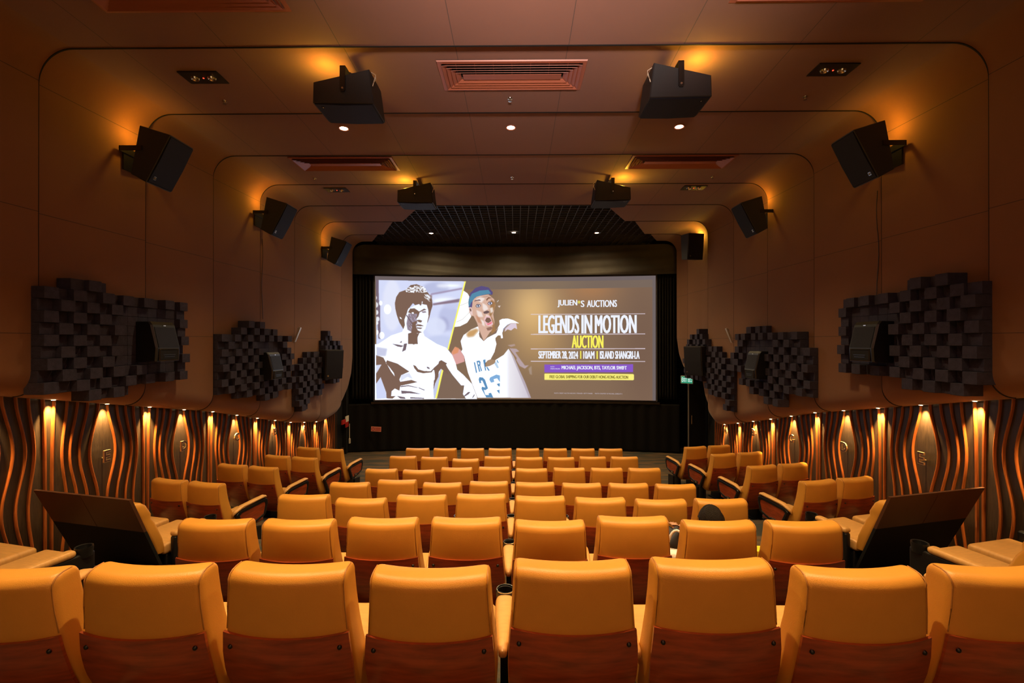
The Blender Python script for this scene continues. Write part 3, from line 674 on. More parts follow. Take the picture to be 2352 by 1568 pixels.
# ------------------------------------------------------------------ speakers
def logo(parent, M):
    b = MB(); b.box(-.019, .019, -.001, .001, -.019, .019, M); q = b.build('badge', CHROME, parent)
    b = MB(); b.box(-.015, .015, -.0025, -.001, -.015, .015, M); b.build('badge_face', MATT, q)
    vs, fs, asp = textmesh('JBL', 1, .02); b = MB(); b.add([tuple(M @ Vector((-.011+.022*v[0], -.0032, -.006+.012*v[1]))) for v in vs], fs); b.build('badge_letters', PAPER, q)
AMBER = (1.0, .50, .045)
def cabinet(name, P, wd, n2=.06):
    """wedge cabinet: profile P = [back top, front top, front bottom, back bottom] in (x,z), width wd along y (0..wd)"""
    r = empty(name)
    bt, ft, fb, bb = [Vector((p[0], p[1])) for p in P]
    c = (bt+ft+fb+bb)/4
    b = MB()
    def inset(y, k):
        out = []
        for p in (bt, ft, fb, bb):
            q = p+(c-p).normalized()*k; out.append((q.x, y, q.y))
        return out
    b.loft([inset(0, .012), inset(.010, 0), inset(wd-.010, 0), inset(wd, .012)])
    b.build('cabinet', SPK, r)
    d = (fb-ft).normalized(); nrm = Vector((d.y, -d.x))
    if nrm.dot(ft-bt) < 0: nrm = -nrm
    a, e = ft+d*.012, fb-d*.012
    b = MB(); k = .022
    g = [a, a+nrm*k*.6+d*.01, (a+e)/2+nrm*k, e+nrm*k*.6-d*.01, e]
    b.loft([[(p.x, y, p.y) for p in g] for y in (.012, wd-.012)])
    b.build('grille', GRILL, r)
    p = e+nrm*(k*.72)-d*.075
    ax = Vector((0, 1, 0)); ny = Vector((-nrm.x, 0, -nrm.y)); up = Vector((-d.x, 0, -d.y))
    M = Matrix((ax.to_4d(), ny.to_4d(), up.to_4d(), (0, 0, 0, 1))).transposed(); M = Matrix(((ax.x, ny.x, up.x, p.x), (ax.y, ny.y, up.y, .07), (ax.z, ny.z, up.z, p.y), (0, 0, 0, 1)))
    logo(r, M)
    return r, (bt, ft, fb, bb)
def wall_speaker(s, yn, dz, label, yaw=0):
    P = [(-4.51+4.775, 2.65), (-4.13+4.775, 2.53), (-4.43+4.775, 1.954), (-4.62+4.775, 2.06)]
    P = [(p[0], p[1]+dz) for p in P]
    r, _ = cabinet('wall_speaker', [(-s*p[0] if s > 0 else p[0], p[1]) for p in P], .40)
    k = -s
    b = MB(); b.box(min(k*.0, k*.02), max(k*.0, k*.02), .06, .34, 2.14+dz, 2.42+dz); b.build('wall_plate', BLACK, r)
    b = MB()
    for y in (-.012, .404): b.box(min(k*.02, k*.30), max(k*.02, k*.30), y, y+.008, 2.34+dz, 2.40+dz)
    b.box(min(k*.02, k*.03), max(k*.02, k*.03), -.012, .412, 2.34+dz, 2.40+dz)
    b.build('bracket', BLACK, r)
    if yaw:
        pass
    r.location = (s*(W+offat(yn+.2)-.002)-(0 if True else 0), yn, EZ); r.rotation_euler = (0, 0, 0)
    tag(r, label, 'speaker', 'wedge speakers high on the side walls')
    for sgn in (1,):
        lamp('POINT', 'speaker_glow', (s*(W-.17), yn+.12, EZ+2.60+dz), 8, AMBER, size=.03)
    return r
wall_speaker(-1, 5.50, 0, 'black wedge speaker high on the left wall, nearest of three')
wall_speaker(-1, 8.30, .02, 'black wedge speaker high on the left wall, middle one of three')
wall_speaker(1, 5.52, .03, 'black wedge speaker high on the right wall, nearest of three')
wall_speaker(1, 8.40, .04, 'black wedge speaker high on the right wall, middle one of three')
def far_speaker(s, x, y, z, yaw, label):
    r, _ = cabinet('wall_speaker', [(-.18, .33), (.19, .30), (.12, -.34), (-.14, -.30)], .42)
    for c in kids(r): c.location.y -= .21
    b = MB(); b.box(-.26, -.16, -.05, .05, .05, .12); b.build('bracket', BLACK, r)
    r.location = (x, y, z); r.rotation_euler = (0, 0, yaw); tag(r, label, 'speaker', 'wedge speakers high on the side walls')
    lamp('POINT', 'speaker_glow', (x+s*.26, y-.12 if s < 0 else y+.2, z+.34), 14, AMBER, size=.03)
wall_speaker(-1, 11.35, .0, 'black wedge speaker high on the left wall, farthest of three')
far_speaker(1, 4.50, 11.5, EZ+2.40, radians(-80), 'black square-fronted speaker high on the right wall near the stage, farthest of three')
def ceil_speaker(s, yn, label, dz=0):
    P = [(-2.10, 2.79), (-1.50, 2.925), (-1.45, 2.557), (-2.106, 2.57)]    # left unit, in photo order
    pts = [(p[0] if s < 0 else -p[0]+.03, p[1]+dz) for p in P]
    cx = -1.78 if s < 0 else 1.81
    # rotate roles: back = ceiling side, front = underside
    A, B, C, D = [(p[0]-cx, p[1]) for p in pts]
    r, _ = cabinet('ceiling_speaker', [B, C, D, A], .44)
    b = MB(); m = (.0, .0)
    for y in (-.014, .446):
        b.prism([(-.03, 2.955), (.03, 2.955), (.03, 2.70), (.018, 2.68), (-.018, 2.68), (-.03, 2.70)], 'y', y, y+.008)
    b.box(-.03, .03, -.014, .454, 2.95, 2.957); b.box(-.008, .008, .2, .22, 2.95, 3.02)
    b.build('bracket', BLACK, r)
    b = MB(); b.lathe([(.014, 0), (.012, .006), (.001, .007)], 12, Matrix.Translation((0, -.014, 2.715)) @ Matrix.Rotation(radians(90), 4, 'X')); b.build('bolt', CHROME, r)
    xs = .30 if s < 0 else -.30
    b = MB(); b.tube([(xs, .02, 2.90), (xs+.05*-s*1, -.0, 2.86), (xs+.055*-s, -.01, 2.80), (xs+.035*-s, -.01, 2.77), (xs+.05*-s, -.01, 2.83), (xs+.02*-s, 0, 2.74)], .004, 6); b.build('cable', PAPER, r, 60)
    r.location = (cx, yn, EZ); tag(r, label, 'speaker', 'wedge speakers hung from the ceiling')
    lamp('POINT', 'speaker_glow', (cx+s*.20, yn+.06, EZ+2.86+dz), 15, AMBER, size=.03)
ceil_speaker(-1, 4.85, 'big black wedge speaker hanging from the ceiling, near left'); ceil_speaker(1, 4.80, 'big black wedge speaker hanging from the ceiling, near right', .02)
ceil_speaker(-1, 8.3, 'smaller-looking black wedge speaker hanging from the ceiling, far left'); ceil_speaker(1, 8.2, 'smaller-looking black wedge speaker hanging from the ceiling, far right')

# acoustic foam blocks on the side walls
def inpoly(x, y, P):
    c = False
    for (ax, ay), (bx, by) in zip(P, P[1:]+P[:1]):
        if (ay > y) != (by > y) and x < (bx-ax)*(y-ay)/(by-ay)+ax: c = not c
    return c
def foam(s, P, flat, label, cw=.15, ch=.126):
    xp = s*(W-.09); pts = [px2w(a, b, X=xp) for a, b in P]
    y0, y1 = min(p.y for p in pts), max(p.y for p in pts); z0, z1 = min(p.z for p in pts), max(p.z for p in pts)
    ny = max(1, round((y1-y0)/cw)); nz = max(1, round((z1-z0)/ch)); cw = (y1-y0)/ny; ch = (z1-z0)/nz
    b = MB(); rn = random.Random(label)
    for i in range(ny):
        for j in range(nz):
            yc = y0+(i+.5)*cw; zc = z0+(j+.5)*ch; a, c = w2px(xp, yc, zc)
            if not inpoly(a, c, P): continue
            if flat and inpoly(a, c, flat): d = .05
            else: d = (.13 if (i+j) % 2 else .06)+rn.choice((0, 0, .02, .035))
            xa, xb = s*(W+offat(yc)-.001), s*(W-d)
            b.rbox(min(xa, xb), max(xa, xb), yc-cw/2+.001, yc+cw/2-.001, zc-ch/2+.001, zc+ch/2-.001, .003, n=1)
    tag(b.build('acoustic_foam', FOAM), label, 'acoustic panel', 'blocky acoustic foam panels')
L1 = [(92, 660), (160, 662), (160, 641), (258, 652), (258, 680), (425, 697), (425, 865), (290, 885), (290, 908), (205, 912), (205, 893), (98, 893)]
foam(-1, L1, [(288, 708), (398, 712), (398, 845), (288, 850)], 'large dark blocky foam panel on the left wall, nearest to the camera')
L2 = [(504, 822), (511, 822), (511, 771), (553, 771), (553, 755), (567, 755), (567, 739), (596, 739), (596, 758), (628, 758), (628, 775), (660, 775), (660, 803), (672, 805), (672, 862), (660, 890), (645, 893), (645, 910), (600, 914), (600, 905), (525, 908), (525, 912), (504, 914)]
foam(-1, L2, [(600, 790), (648, 790), (648, 875), (600, 875)], 'stepped purple-grey foam block panel in the middle of the left wall', .165)
foam(-1, [(680, 838), (703, 838), (703, 820), (710, 820), (710, 808), (732, 808), (732, 835), (741, 835), (741, 905), (705, 915), (705, 940), (690, 940), (681, 925)], None, 'narrow foam block cluster on the left wall beside the small square speaker', .19)
foam(-1, [(741, 803), (741, 785), (750, 785), (750, 760), (758, 760), (758, 778), (770, 778), (770, 785), (782, 785), (782, 876), (743, 876)], None, 'small foam block cluster behind the square speaker, left wall by the stage', .17)
R1 = [(1932, 683), (1985, 683), (2068, 672), (2068, 645), (2185, 632), (2185, 655), (2252, 652), (2258, 880), (2220, 900), (2080, 893), (2080, 868), (1935, 858)]
foam(1, R1, [(1950, 708), (2060, 700), (2060, 840), (1950, 840)], 'large dark blocky foam panel on the right wall, nearest to the camera')
R2 = [(1713, 751), (1757, 751), (1757, 765), (1837, 763), (1837, 797), (1866, 798), (1866, 904), (1809, 901), (1799, 914), (1797, 930), (1764, 927), (1764, 911), (1731, 904), (1729, 887), (1702, 884), (1699, 857), (1686, 848), (1684, 798), (1696, 796), (1696, 768), (1713, 767)]
foam(1, R2, [(1709, 783), (1772, 783), (1756, 872), (1709, 869)], 'stepped purple-grey foam block panel in the middle of the right wall', .165)
foam(1, [(1636, 795), (1648, 796), (1649, 808), (1662, 819), (1683, 821), (1683, 940), (1663, 940), (1659, 914), (1633, 909), (1625, 886), (1623, 833), (1634, 831), (1633, 808)], None, 'narrow foam block cluster on the right wall beside the small square speaker', .19)
foam(1, [(1581, 779), (1588, 778), (1588, 767), (1598, 766), (1598, 756), (1610, 756), (1611, 767), (1625, 778), (1625, 858), (1615, 871), (1586, 869), (1574, 854)], None, 'small foam block cluster behind the square speaker, right wall by the stage', .17)

def horn_speaker(s, yc, zc, label):
    r = empty('surround_speaker', (s*(W-.05), yc, zc)); k = -s
    b = MB()
    pr = [(0, -.26), (k*.26, -.25), (k*.27, -.08), (k*.20, .22), (k*.17, .26), (0, .26)]
    rings = []
    for y, i in ((-.20, .02), (-.185, 0), (.185, 0), (.20, .02)):
        rings.append([(x-(k*i if abs(x) > .01 else 0), y, z*(1-i)) for x, z in pr])
    b.loft(rings); b.build('cabinet', BLACK, r)
    b = MB(); b.add([(k*.272, -.17, -.07), (k*.272, .17, -.07), (k*.212, .17, .19), (k*.212, -.17, .19), (k*.262, -.17, -.07), (k*.262, .17, -.07), (k*.20, .17, .19), (k*.20, -.17, .19)], [(0, 1, 2, 3), (4, 7, 6, 5), (0, 4, 5, 1), (1, 5, 6, 2), (2, 6, 7, 3), (3, 7, 4, 0)])
    b.build('grille', GRILL, r)
    b = MB()   # horn mouth with a rim
    for (a, c, x0, d, e, x1) in ((.17, .08, .270, .155, .068, .282), (.155, .068, .282, .10, .03, .22), (.10, .03, .22, .08, .005, .215)):
        zc2 = -.165
        b.add([(k*x0, -a, zc2-c), (k*x0, a, zc2-c), (k*x0, a, zc2+c), (k*x0, -a, zc2+c), (k*x1, -d, zc2-e), (k*x1, d, zc2-e), (k*x1, d, zc2+e), (k*x1, -d, zc2+e)], [(0, 1, 5, 4), (1, 2, 6, 5), (2, 3, 7, 6), (3, 0, 4, 7)])
    b.build('horn', BLACK, r)
    b = MB(); b.box(min(k*.271, k*.275), max(k*.271, k*.275), -.148, .148, -.226, -.104); b.build('horn_mouth', MATT, r)
    b = MB(); b.box(min(k*.275, k*.279), max(k*.275, k*.279), -.10, .10, -.170, -.162); b.box(min(k*.275, k*.279), max(k*.275, k*.279), -.09, .09, -.196, -.188); b.build('horn_vane', BLACK, r)
    b = MB(); b.box(min(k*.206, k*.211), max(k*.206, k*.211), -.02, .02, .205, .215); b.build('badge', CHROME, r)
    tag(r, label, 'speaker', 'black surround speakers on the foam panels')
p = px2w(372, 785, X=-4.55); horn_speaker(-1, p.y, p.z, 'glossy black surround speaker on the nearest left foam panel')
p = px2w(628, 840, X=-4.55); horn_speaker(-1, p.y, p.z, 'small-looking black surround speaker on the middle left foam panel')
p = px2w(1992, 785, X=4.55); horn_speaker(1, p.y, p.z, 'glossy black surround speaker on the nearest right foam panel')
p = px2w(1733, 838, X=4.55); horn_speaker(1, p.y, p.z, 'small-looking black surround speaker on the middle right foam panel')
for s, a, c, yw, lb in ((-1, 760, 836, -38, 'black square speaker on the left wall beside the masking curtain'), (1, 1600, 828, -142, 'black square speaker on the right wall above the exit sign')):
    r, _ = cabinet('front_wall_speaker', [(-.15, .36), (.20, .35), (.13, -.36), (-.12, -.34)], .46)
    for q in kids(r): q.location.y -= .23
    b = MB(); b.box(-.30, -.12, -.04, .04, -.05, .05); b.build('bracket', BLACK, r)
    p = px2w(a, c, X=s*4.50); r.location = p; r.rotation_euler = (0, 0, radians(yw)); tag(r, lb, 'speaker')
for s, a, c, lb in ((-1, 683, 768, 'slim silver bracket with a loose wire on the left wall'), (1, 1675, 770, 'slim silver bracket with a loose wire on the right wall')):
    p = px2w(a, c, X=s*4.70); r = empty('wall_bracket', p); M = Matrix.Rotation(radians(-s*22), 4, 'Y')
    b = MB(); b.rbox(-.02, .02, -.03, .03, -.17, .17, .006, M); b.build('strip', SILVER, r); b = MB(); b.tube([(0, .02, .12), (s*.03, .10, .14), (s*.06, .12, .02), (s*.02, .04, -.10)], .006, 6); b.build('wire', BLACK, r)
    tag(r, lb, 'bracket')
# thin cables running down the side walls from the speakers
for s, yk, za_, zb2, lb in ((-1, 5.93, 1.95, .6, 'thin dark cable down the left wall under the nearest wedge speaker'), (1, 6.05, 2.0, .62, 'thin dark cable down the right wall under the nearest wedge speaker'), (-1, 8.75, 2.0, .45, 'thin dark cable down the left wall under the middle wedge speaker')):
    b = MB(); b.tube([(s*(W+offat(yk)-.004), yk+.02*sin(i), EZ+za_+(zb2-za_)*i/8) for i in range(9)], .004, 6); tag(b.build('cable', BLACK), lb, 'cable')

# ------------------------------------------------------------------ stage side details
r = empty('exit_sign', px2w(1578, 872, Y=12.95)); rz = radians(-38)
r.rotation_euler = (0, 0, rz)
b = MB(); b.rbox(-.17, .17, -.02, .02, -.11, .11, .008); b.build('case', PAPER, r)
b = MB(); b.box(-.155, .155, -.024, -.021, -.095, .095); b.build('sign_face', emat('green_sign_glow', (.02, .30, .16), .9), r)
for txt, x0, x1 in (('EXIT', -.14, .01), ('出口', .03, .14)):
    vs, fs, a = textmesh(txt, 1, .02); b = MB(); b.add([(x0+(x1-x0)*v[0], -.0255, -.06+.12*v[1]) for v in vs], fs); b.build('sign_lettering', emat('sign_white', (.75, 1, .9), .9), r)
tag(r, 'green illuminated EXIT sign by the doorway right of the screen', 'exit sign')
b = MB(); b.box(5.02, 5.04, 13.15, 13.19, .02, 2.2); b.build('trim_3', SILVER)['kind'] = 'structure'
r = empty('door_1', (5.3, 13.2, 0)); b = MB(); b.box(-.26, .24, 0, .05, .02, 2.2); b.build('door_leaf', MATT, r); b = MB(); b.tube([(-.18, -.04, 1.0), (-.18, -.04, 1.25)], .012, 8); b.build('door_handle', CHROME, r); r['kind'] = 'structure'
# notice on the skirt, socket and red box by the left wall
p = px2w(864, 985, Y=13.82); r = empty('no_entry_notice', p); b = MB(); b.box(-.155, .155, -.004, .004, -.075, .075, Matrix.Rotation(radians(3), 4, 'Y')); b.build('board', PINK, r)
b = MB(); b.loft([[(-.09+q*cos(t*2*pi/20), -.0065, q*sin(t*2*pi/20)) for t in range(20)] for q in (.048, .032)], cap=False); b.build('ring_symbol', RED, r)
b = MB()
for j in range(2):
    for i in range(5): b.box(-.02+i*.033, .003+i*.033, -.0065, -.005, -.045+j*.05, -.015+j*.05)
b.build('notice_lettering', RED, r); tag(r, 'small pink notice with red ring symbol pinned low on the black skirt curtain', 'sign')
r = empty('fire_notice', px2w(797, 968, X=-5.0)); b = MB(); b.box(-.01, .01, -.11, .11, -.16, .0); b.build('red_panel', RED, r); b = MB(); b.box(-.01, .012, -.12, .12, .0, .17); b.build('white_panel', PAPER, r); b = MB(); b.box(-.01, .03, -.42, -.16, -.02, .10); b.build('red_box', RED, r)
tag(r, 'red and white fire notice with red box on the dark wall left of the stage', 'fire notice')
p = px2w(803, 1000, X=-5.0); r = empty('wall_socket', p); b = MB(); b.tube([(0, .04, .42), (0, .0, .36), (0, 0, -.1)], .014, 8); b.build('conduit', PAPER, r); b = MB(); b.rbox(-.01, .03, -.05, .05, -.23, -.08, .006); b.build('box', PAPER, r)
tag(r, 'white wall socket with conduit low on the dark wall left of the stage', 'socket')
for px_, lb in ((1155, 'left'), (1285, 'right')):
    pass

# ------------------------------------------------------------------ chairs
HY, HZ = .30, .36
PROF = [(.28, .235, .35, .22), (.31, .215, .37, .245), (.36, .175, .365, .262), (.42, .135, .34, .270), (.50, .090, .285, .275), (.60, .048, .220, .276), (.70, .024, .178, .272), (.80, .010, .156, .263), (.90, .002, .140, .256), (.99, .0, .131, .251)]
BUL = .042
def ring_back(z, yb, yf, w_, r, inb=0, inf=0, ins=0):
    pts = rrect(-w_+ins, w_-ins, yb+inb, yf-inf, max(r, .006), z, 5)
    # resample straight edges so that the bulge is smooth
    out = []
    n = len(pts)
    for i in range(n):
        a, b2 = pts[i], pts[(i+1) % n]; out.append(a)
        L_ = abs(a[0]-b2[0])
        if L_ > .1:
            for k in range(1, 12): t = k/12; out.append((a[0]+(b2[0]-a[0])*t, a[1]+(b2[1]-a[1])*t, z))
    return [(x, y-BUL*(1-min(1, abs(x)/w_)**2), zz) for x, y, zz in out]
def sh(mb):
    mb.v = [(x, y-HY, z-HZ) for x, y, z in mb.v]; return mb
def backrest(parent):
    b = MB(); rings = []
    rings.append(ring_back(.272, .25, .33, .22, .02, 0, 0, .03))
    for z, yb, yf, w_ in PROF: rings.append(ring_back(z, yb, yf, w_, .028))
    yb, yf, w_ = 0, .131, .251
    for k in range(1, 7):
        a = pi/2*k/6; rb = .045; rf = .024
        z = .995+rb*sin(a)
        rings.append(ring_back(z, yb, yf, w_, .028, rb*(1-cos(a)), rf*(1-cos(a))*1.0, 0.012*(1-cos(a))))
    b.loft(rings); sh(b); o = b.build('backrest', LEATHER, parent, 50); o.location = (0, HY, HZ)
    # piping along the rear edges
    for s in (-1, 1):
        pts = []
        for z, yb_, yf_, w2_ in PROF[7:]: pts.append((s*(w2_-.010), yb_+.004-BUL*(1-((w2_-.010)/w2_)**2), z))
        pts += [(s*.243, .002, 1.008), (s*.243, .012, 1.025), (s*.241, .028, 1.036), (s*.240, .050, 1.0405), (s*.240, .09, 1.0405)]
        q = MB(); q.tube(pts, .0028, 6); q.v = [(x, y-HY+HY-HY, z-HZ) for x, y, z in q.v]
        pp = q.build('piping', STITCH, o, 60)
    # plywood shell
    b = MB(); G = []; nx, nz = 16, 12
    zs = [.785-(.785-.30)*j/nz for j in range(nz+1)]
    def bk(z):
        for (z0, a, _, w0), (z1, c, _, w1) in zip(PROF, PROF[1:]):
            if z <= z1: t = (z-z0)/(z1-z0); return a+(c-a)*t, w0+(w1-w0)*t
        return PROF[-1][1], PROF[-1][3]
    for off in (.014, .001):
        for z in zs:
            a, w0 = bk(z); t = max(0, (.705-z))/.405; ww = (w0-.002)*(1-.10*t**2)
            for i in range(nx+1):
                x = -ww+2*ww*i/nx; zz = z+(.008*abs(x/ww)**3 if z > .77 else 0); G.append((x, a-BUL*(1-(x/w0)**2)-off-(.004 if abs(x) > ww*.97 else 0)*0, zz))
    n = nx+1; m = n*(nz+1)
    fs = []
    for j in range(nz):
        for i in range(nx): q = j*n+i; fs += [(q, q+1, q+n+1, q+n), (m+q, m+q+n, m+q+n+1, m+q+1)]
    for i in range(nx): fs += [(i, m+i, m+i+1, i+1), (nz*n+i, nz*n+i+1, m+nz*n+i+1, m+nz*n+i)]
    for j in range(nz): fs += [(j*n, (j+1)*n, m+(j+1)*n, m+j*n), (j*n+nx, m+j*n+nx, m+(j+1)*n+nx, (j+1)*n+nx)]
    b.add(G, fs); sh(b); o2 = b.build('back_panel', WOOD, parent, 50); o2.location = (0, HY, HZ)
    for s in (-1, 1):
        for z in (.735, .44):
            a, w0 = bk(z); x = s*.228
            q = MB(); q.lathe([(.010, 0), (.009, .005), (.005, .008), (.001, .009)], 12, Matrix.Translation((x, a-BUL*(1-(x/w0)**2)-.0145, z)) @ Matrix.Rotation(radians(90), 4, 'X')); sh(q)
            q.build('screw_cap', BLACK, o2, 60)
    return o
def seat_parts(r):
    b = MB(); b.rbox(-.245, .245, .24, .80, .36, .475, .035, n=4)
    b.v = [(x, y, z+(.012*sin(y*60) if z > .47 else 0)*.35-(.015*(1-(x/.26)**2) if z > .45 else 0)) for x, y, z in b.v]
    b.build('seat', LEATH2, r, 50)
    b = MB(); b.rbox(-.235, .235, .26, .76, .315, .36, .012); b.build('seat_pan', WOOD, r, 50)
    b = MB(); b.box(-.20, .20, .40, .62, .26, .315)
    for s in (-1, 1): b.box(s*.17-.02, s*.17+.02, .38, .64, .03, .27); b.box(s*.17-.035, s*.17+.035, .34, .70, 0, .03)
    b.build('base', BLACK, r)
def armrest(r, x):
    b = MB(); rings = []
    for y, hw, z0, z1, in_ in ((.135, .010, .60, .625, 0), (.15, .020, .585, .633, 0), (.25, .030, .575, .637, 0), (.42, .046, .572, .642, 0), (.53, .050, .572, .645, 0), (.56, .046, .576, .640, 0), (.568, .030, .59, .63, 0)):
        rr = []
        for k in range(16): a = 2*pi*k/16; rr.append((x+hw*abs(cos(a))**.7*(1 if cos(a) > 0 else -1), y, (z0+z1)/2+(z1-z0)/2*abs(sin(a))**.7*(1 if sin(a) > 0 else -1)))
        rings.append(rr)
    b.loft(rings); o = b.build('armrest', LEATH2, r, 60)
    b = MB(); M = Matrix.Translation((x, .625, .63)); b.lathe([(.030, -.10), (.040, -.08), (.043, 0), (.052, .004), (.053, -.004), (.047, -.09)], 20, M); b.build('cup_holder', BLACK, r, 50)
    b = MB(); b.loft([[(x+q*cos(t*2*pi/24), .625+q*sin(t*2*pi/24), .637+h) for t in range(24)] for q, h in ((.050, -.002), (.050, .003), (.045, .003), (.045, -.002))], cap=False); b.build('cup_ring', CHROME, r, 50)
    b = MB(); b.prism([(.30, .57), (.66, .57), (.64, .52), (.55, .40), (.54, .02), (.66, .0), (.34, 0), (.42, .02), (.41, .42)], 'x', x-.02, x+.02); b.build('arm_support', BLACK, r)
def end_arm(r, x, s, num):
    """aisle end: wooden side panel framed in black with a number plate; s = outward side"""
    out = [(.20, .590), (.25, .625), (.70, .655), (.735, .635), (.74, .57), (.70, .43), (.38, .325), (.31, .33)]
    c = (.49, .50)
    inn = [(c[0]+(p[0]-c[0])*.82, c[1]+(p[1]-c[1])*.72) for p in out]
    xi, xo = (x-.025, x+.025)
    b = MB(); n = len(out)
    vs = [(xi, *p) for p in out]+[(xo, *p) for p in out]+[(xi, *p) for p in inn]+[(xo, *p) for p in inn]
    fs = []
    for i in range(n):
        j = (i+1) % n; fs += [(i, j, n+j, n+i), (2*n+i, 3*n+i, 3*n+j, 2*n+j), (i, 2*n+i, 2*n+j, j), (n+i, n+j, 3*n+j, 3*n+i)]
    b.add(vs, fs); o = b.build('arm_frame', BLACK, r)
    bv = o.modifiers.new('b', 'BEVEL'); bv.width = .008; bv.segments = 2
    b = MB(); b.prism(inn, 'x', x-.018, x+.018); b.build('side_panel', WOOD, r)
    b = MB(); rings = []
    for y, z, hw in ((.17, .605, .012), (.20, .628, .030), (.30, .668, .040), (.55, .682, .044), (.68, .686, .040), (.72, .670, .028)):
        rings.append([(x-s*.006+hw*cos(2*pi*k/14), y, z+.022*sin(2*pi*k/14)) for k in range(14)])
    b.loft(rings); b.build('armrest', LEATH2, r, 60)
    b = MB(); xx0, xx1 = sorted((x+s*.018, x+s*.028)); b.rbox(xx0, xx1, .40, .50, .375, .425, .004, n=1); pl = b.build('number_plate', BLACK, r)
    vs, fs, a = textmesh(num, 1, .02); b = MB(); b.add([(x+s*.0292, (.45+(v[0]-.5)*.055*(1 if s > 0 else -1)), .387+.027*v[1]) for v in vs], fs); b.build('seat_number', BRASS, pl)
    b = MB(); b.box(x-.02, x+.02, .42, .62, 0, .30); b.build('arm_support', BLACK, r)
def make_chair(left='mid', right=None, num='12'):
    r = empty('cinema_chair'); backrest(r); seat_parts(r)
    if left == 'mid': armrest(r, -.30)
    elif left == 'end': end_arm(r, -.305, -1, num)
    if right == 'mid': armrest(r, .30)
    elif right == 'end': end_arm(r, .305, 1, num)
    return r
proto = {}
def chair(kind, x, y, z, rz, dy, label, group):
    if kind not in proto:
        o = make_chair(*kind); proto[kind] = (o, tree_of(o)); first = True
    else:
        base, t = proto[kind]; o = copy_tree(base, t)
    o.location = (x, y, z); o.rotation_euler = (0, 0, rz)
    ang = -dy/.66
    for c in o.children:
        if c.name.startswith(('backrest', 'back_panel')): c.rotation_euler = (ang, 0, 0)
    tag(o, label, 'chair', group); return o
TOPS = [[1290, 1283, 1280, 1285, 1272, 1268, 1282, 1278], [1187, 1187, 1184, 1183, 1187, 1180, 1186, 1186], [1133, 1138, 1133, 1131, 1134, 1136, 1138, 1137],
        [1107, 1103, 1107, 1105, 1106, 1107, 1107, 1108], [1072, 1073, 1070, 1069, 1071, 1070, 1070, 1070], [1045, 1046, 1048, 1045, 1046, 1046, 1045, 1045], [1028]*8]
ORD = ['first', 'second', 'third', 'fourth', 'fifth', 'sixth', 'seventh', 'eighth']
ROWN = ['nearest row', 'second row away', 'third row away', 'fourth row away', 'fifth row away', 'sixth row away', 'front row by the screen']
for k in range(7):
    mean = sum(TOPS[k])/8
    for i in range(8):
        dpx = mean-TOPS[k][i]; h = EZ-1.05-TREADZ[k+1]
        dy = dpx*DK[k]**2/(F*h)*.8
        kind = ('end', None, '1') if i == 0 else ('mid', 'end', '8') if i == 7 else ('mid', None)
        chair(kind, .02+(i-3.5)*.6, DK[k]-.02, TREADZ[k+1], 0, max(-.06, min(.06, dy)),
              f'mustard leather cinema chair, centre block, {ROWN[k]}, {ORD[i]} from the left', 'centre block cinema chairs')
SIDE = {3: [(388, 1097), (475, 1103), (1968, 1092), (1878, 1098)], 4: [(531, 1063), (602, 1068), (1837, 1058), (1753, 1065)], 5: [(630, 1042), (695, 1047), (1730, 1036), (1666, 1039)], 6: [(702, 1023), (757, 1028), (1658, 1020), (1603, 1023)]}
LETR = {3: 'D', 4: 'C', 5: 'B', 6: 'A'}
for k, L_ in SIDE.items():
    for j, (a, c) in enumerate(L_):
        s = -1 if j < 2 else 1; aisle = j in (1, 3)
        p = px2w(a-s*10, c, Z=TREADZ[k+1]+1.05); rz = radians(13)*s
        off = Vector((0, .12, 0)); off.rotate(Matrix.Rotation(rz, 3, 'Z'))
        if not aisle:
            a2, c2 = L_[j+1]; p = px2w(a2-s*10, c2, Z=TREADZ[k+1]+1.05)+Vector((s*.60*cos(rz), s*.60*sin(rz), 0))
        if s < 0: kind = ('mid', 'end', '12') if aisle else ('mid', None)
        else: kind = ('end', 'mid', '2') if aisle else (None, None)
        chair(kind, p.x-off.x, p.y-off.y, TREADZ[k+1], rz, 0,
              f'mustard cinema chair, {"left" if s < 0 else "right"} side block, row {LETR[k]}, {"aisle seat with wooden end panel" if aisle else "wall-side seat"}', 'side block cinema chairs')

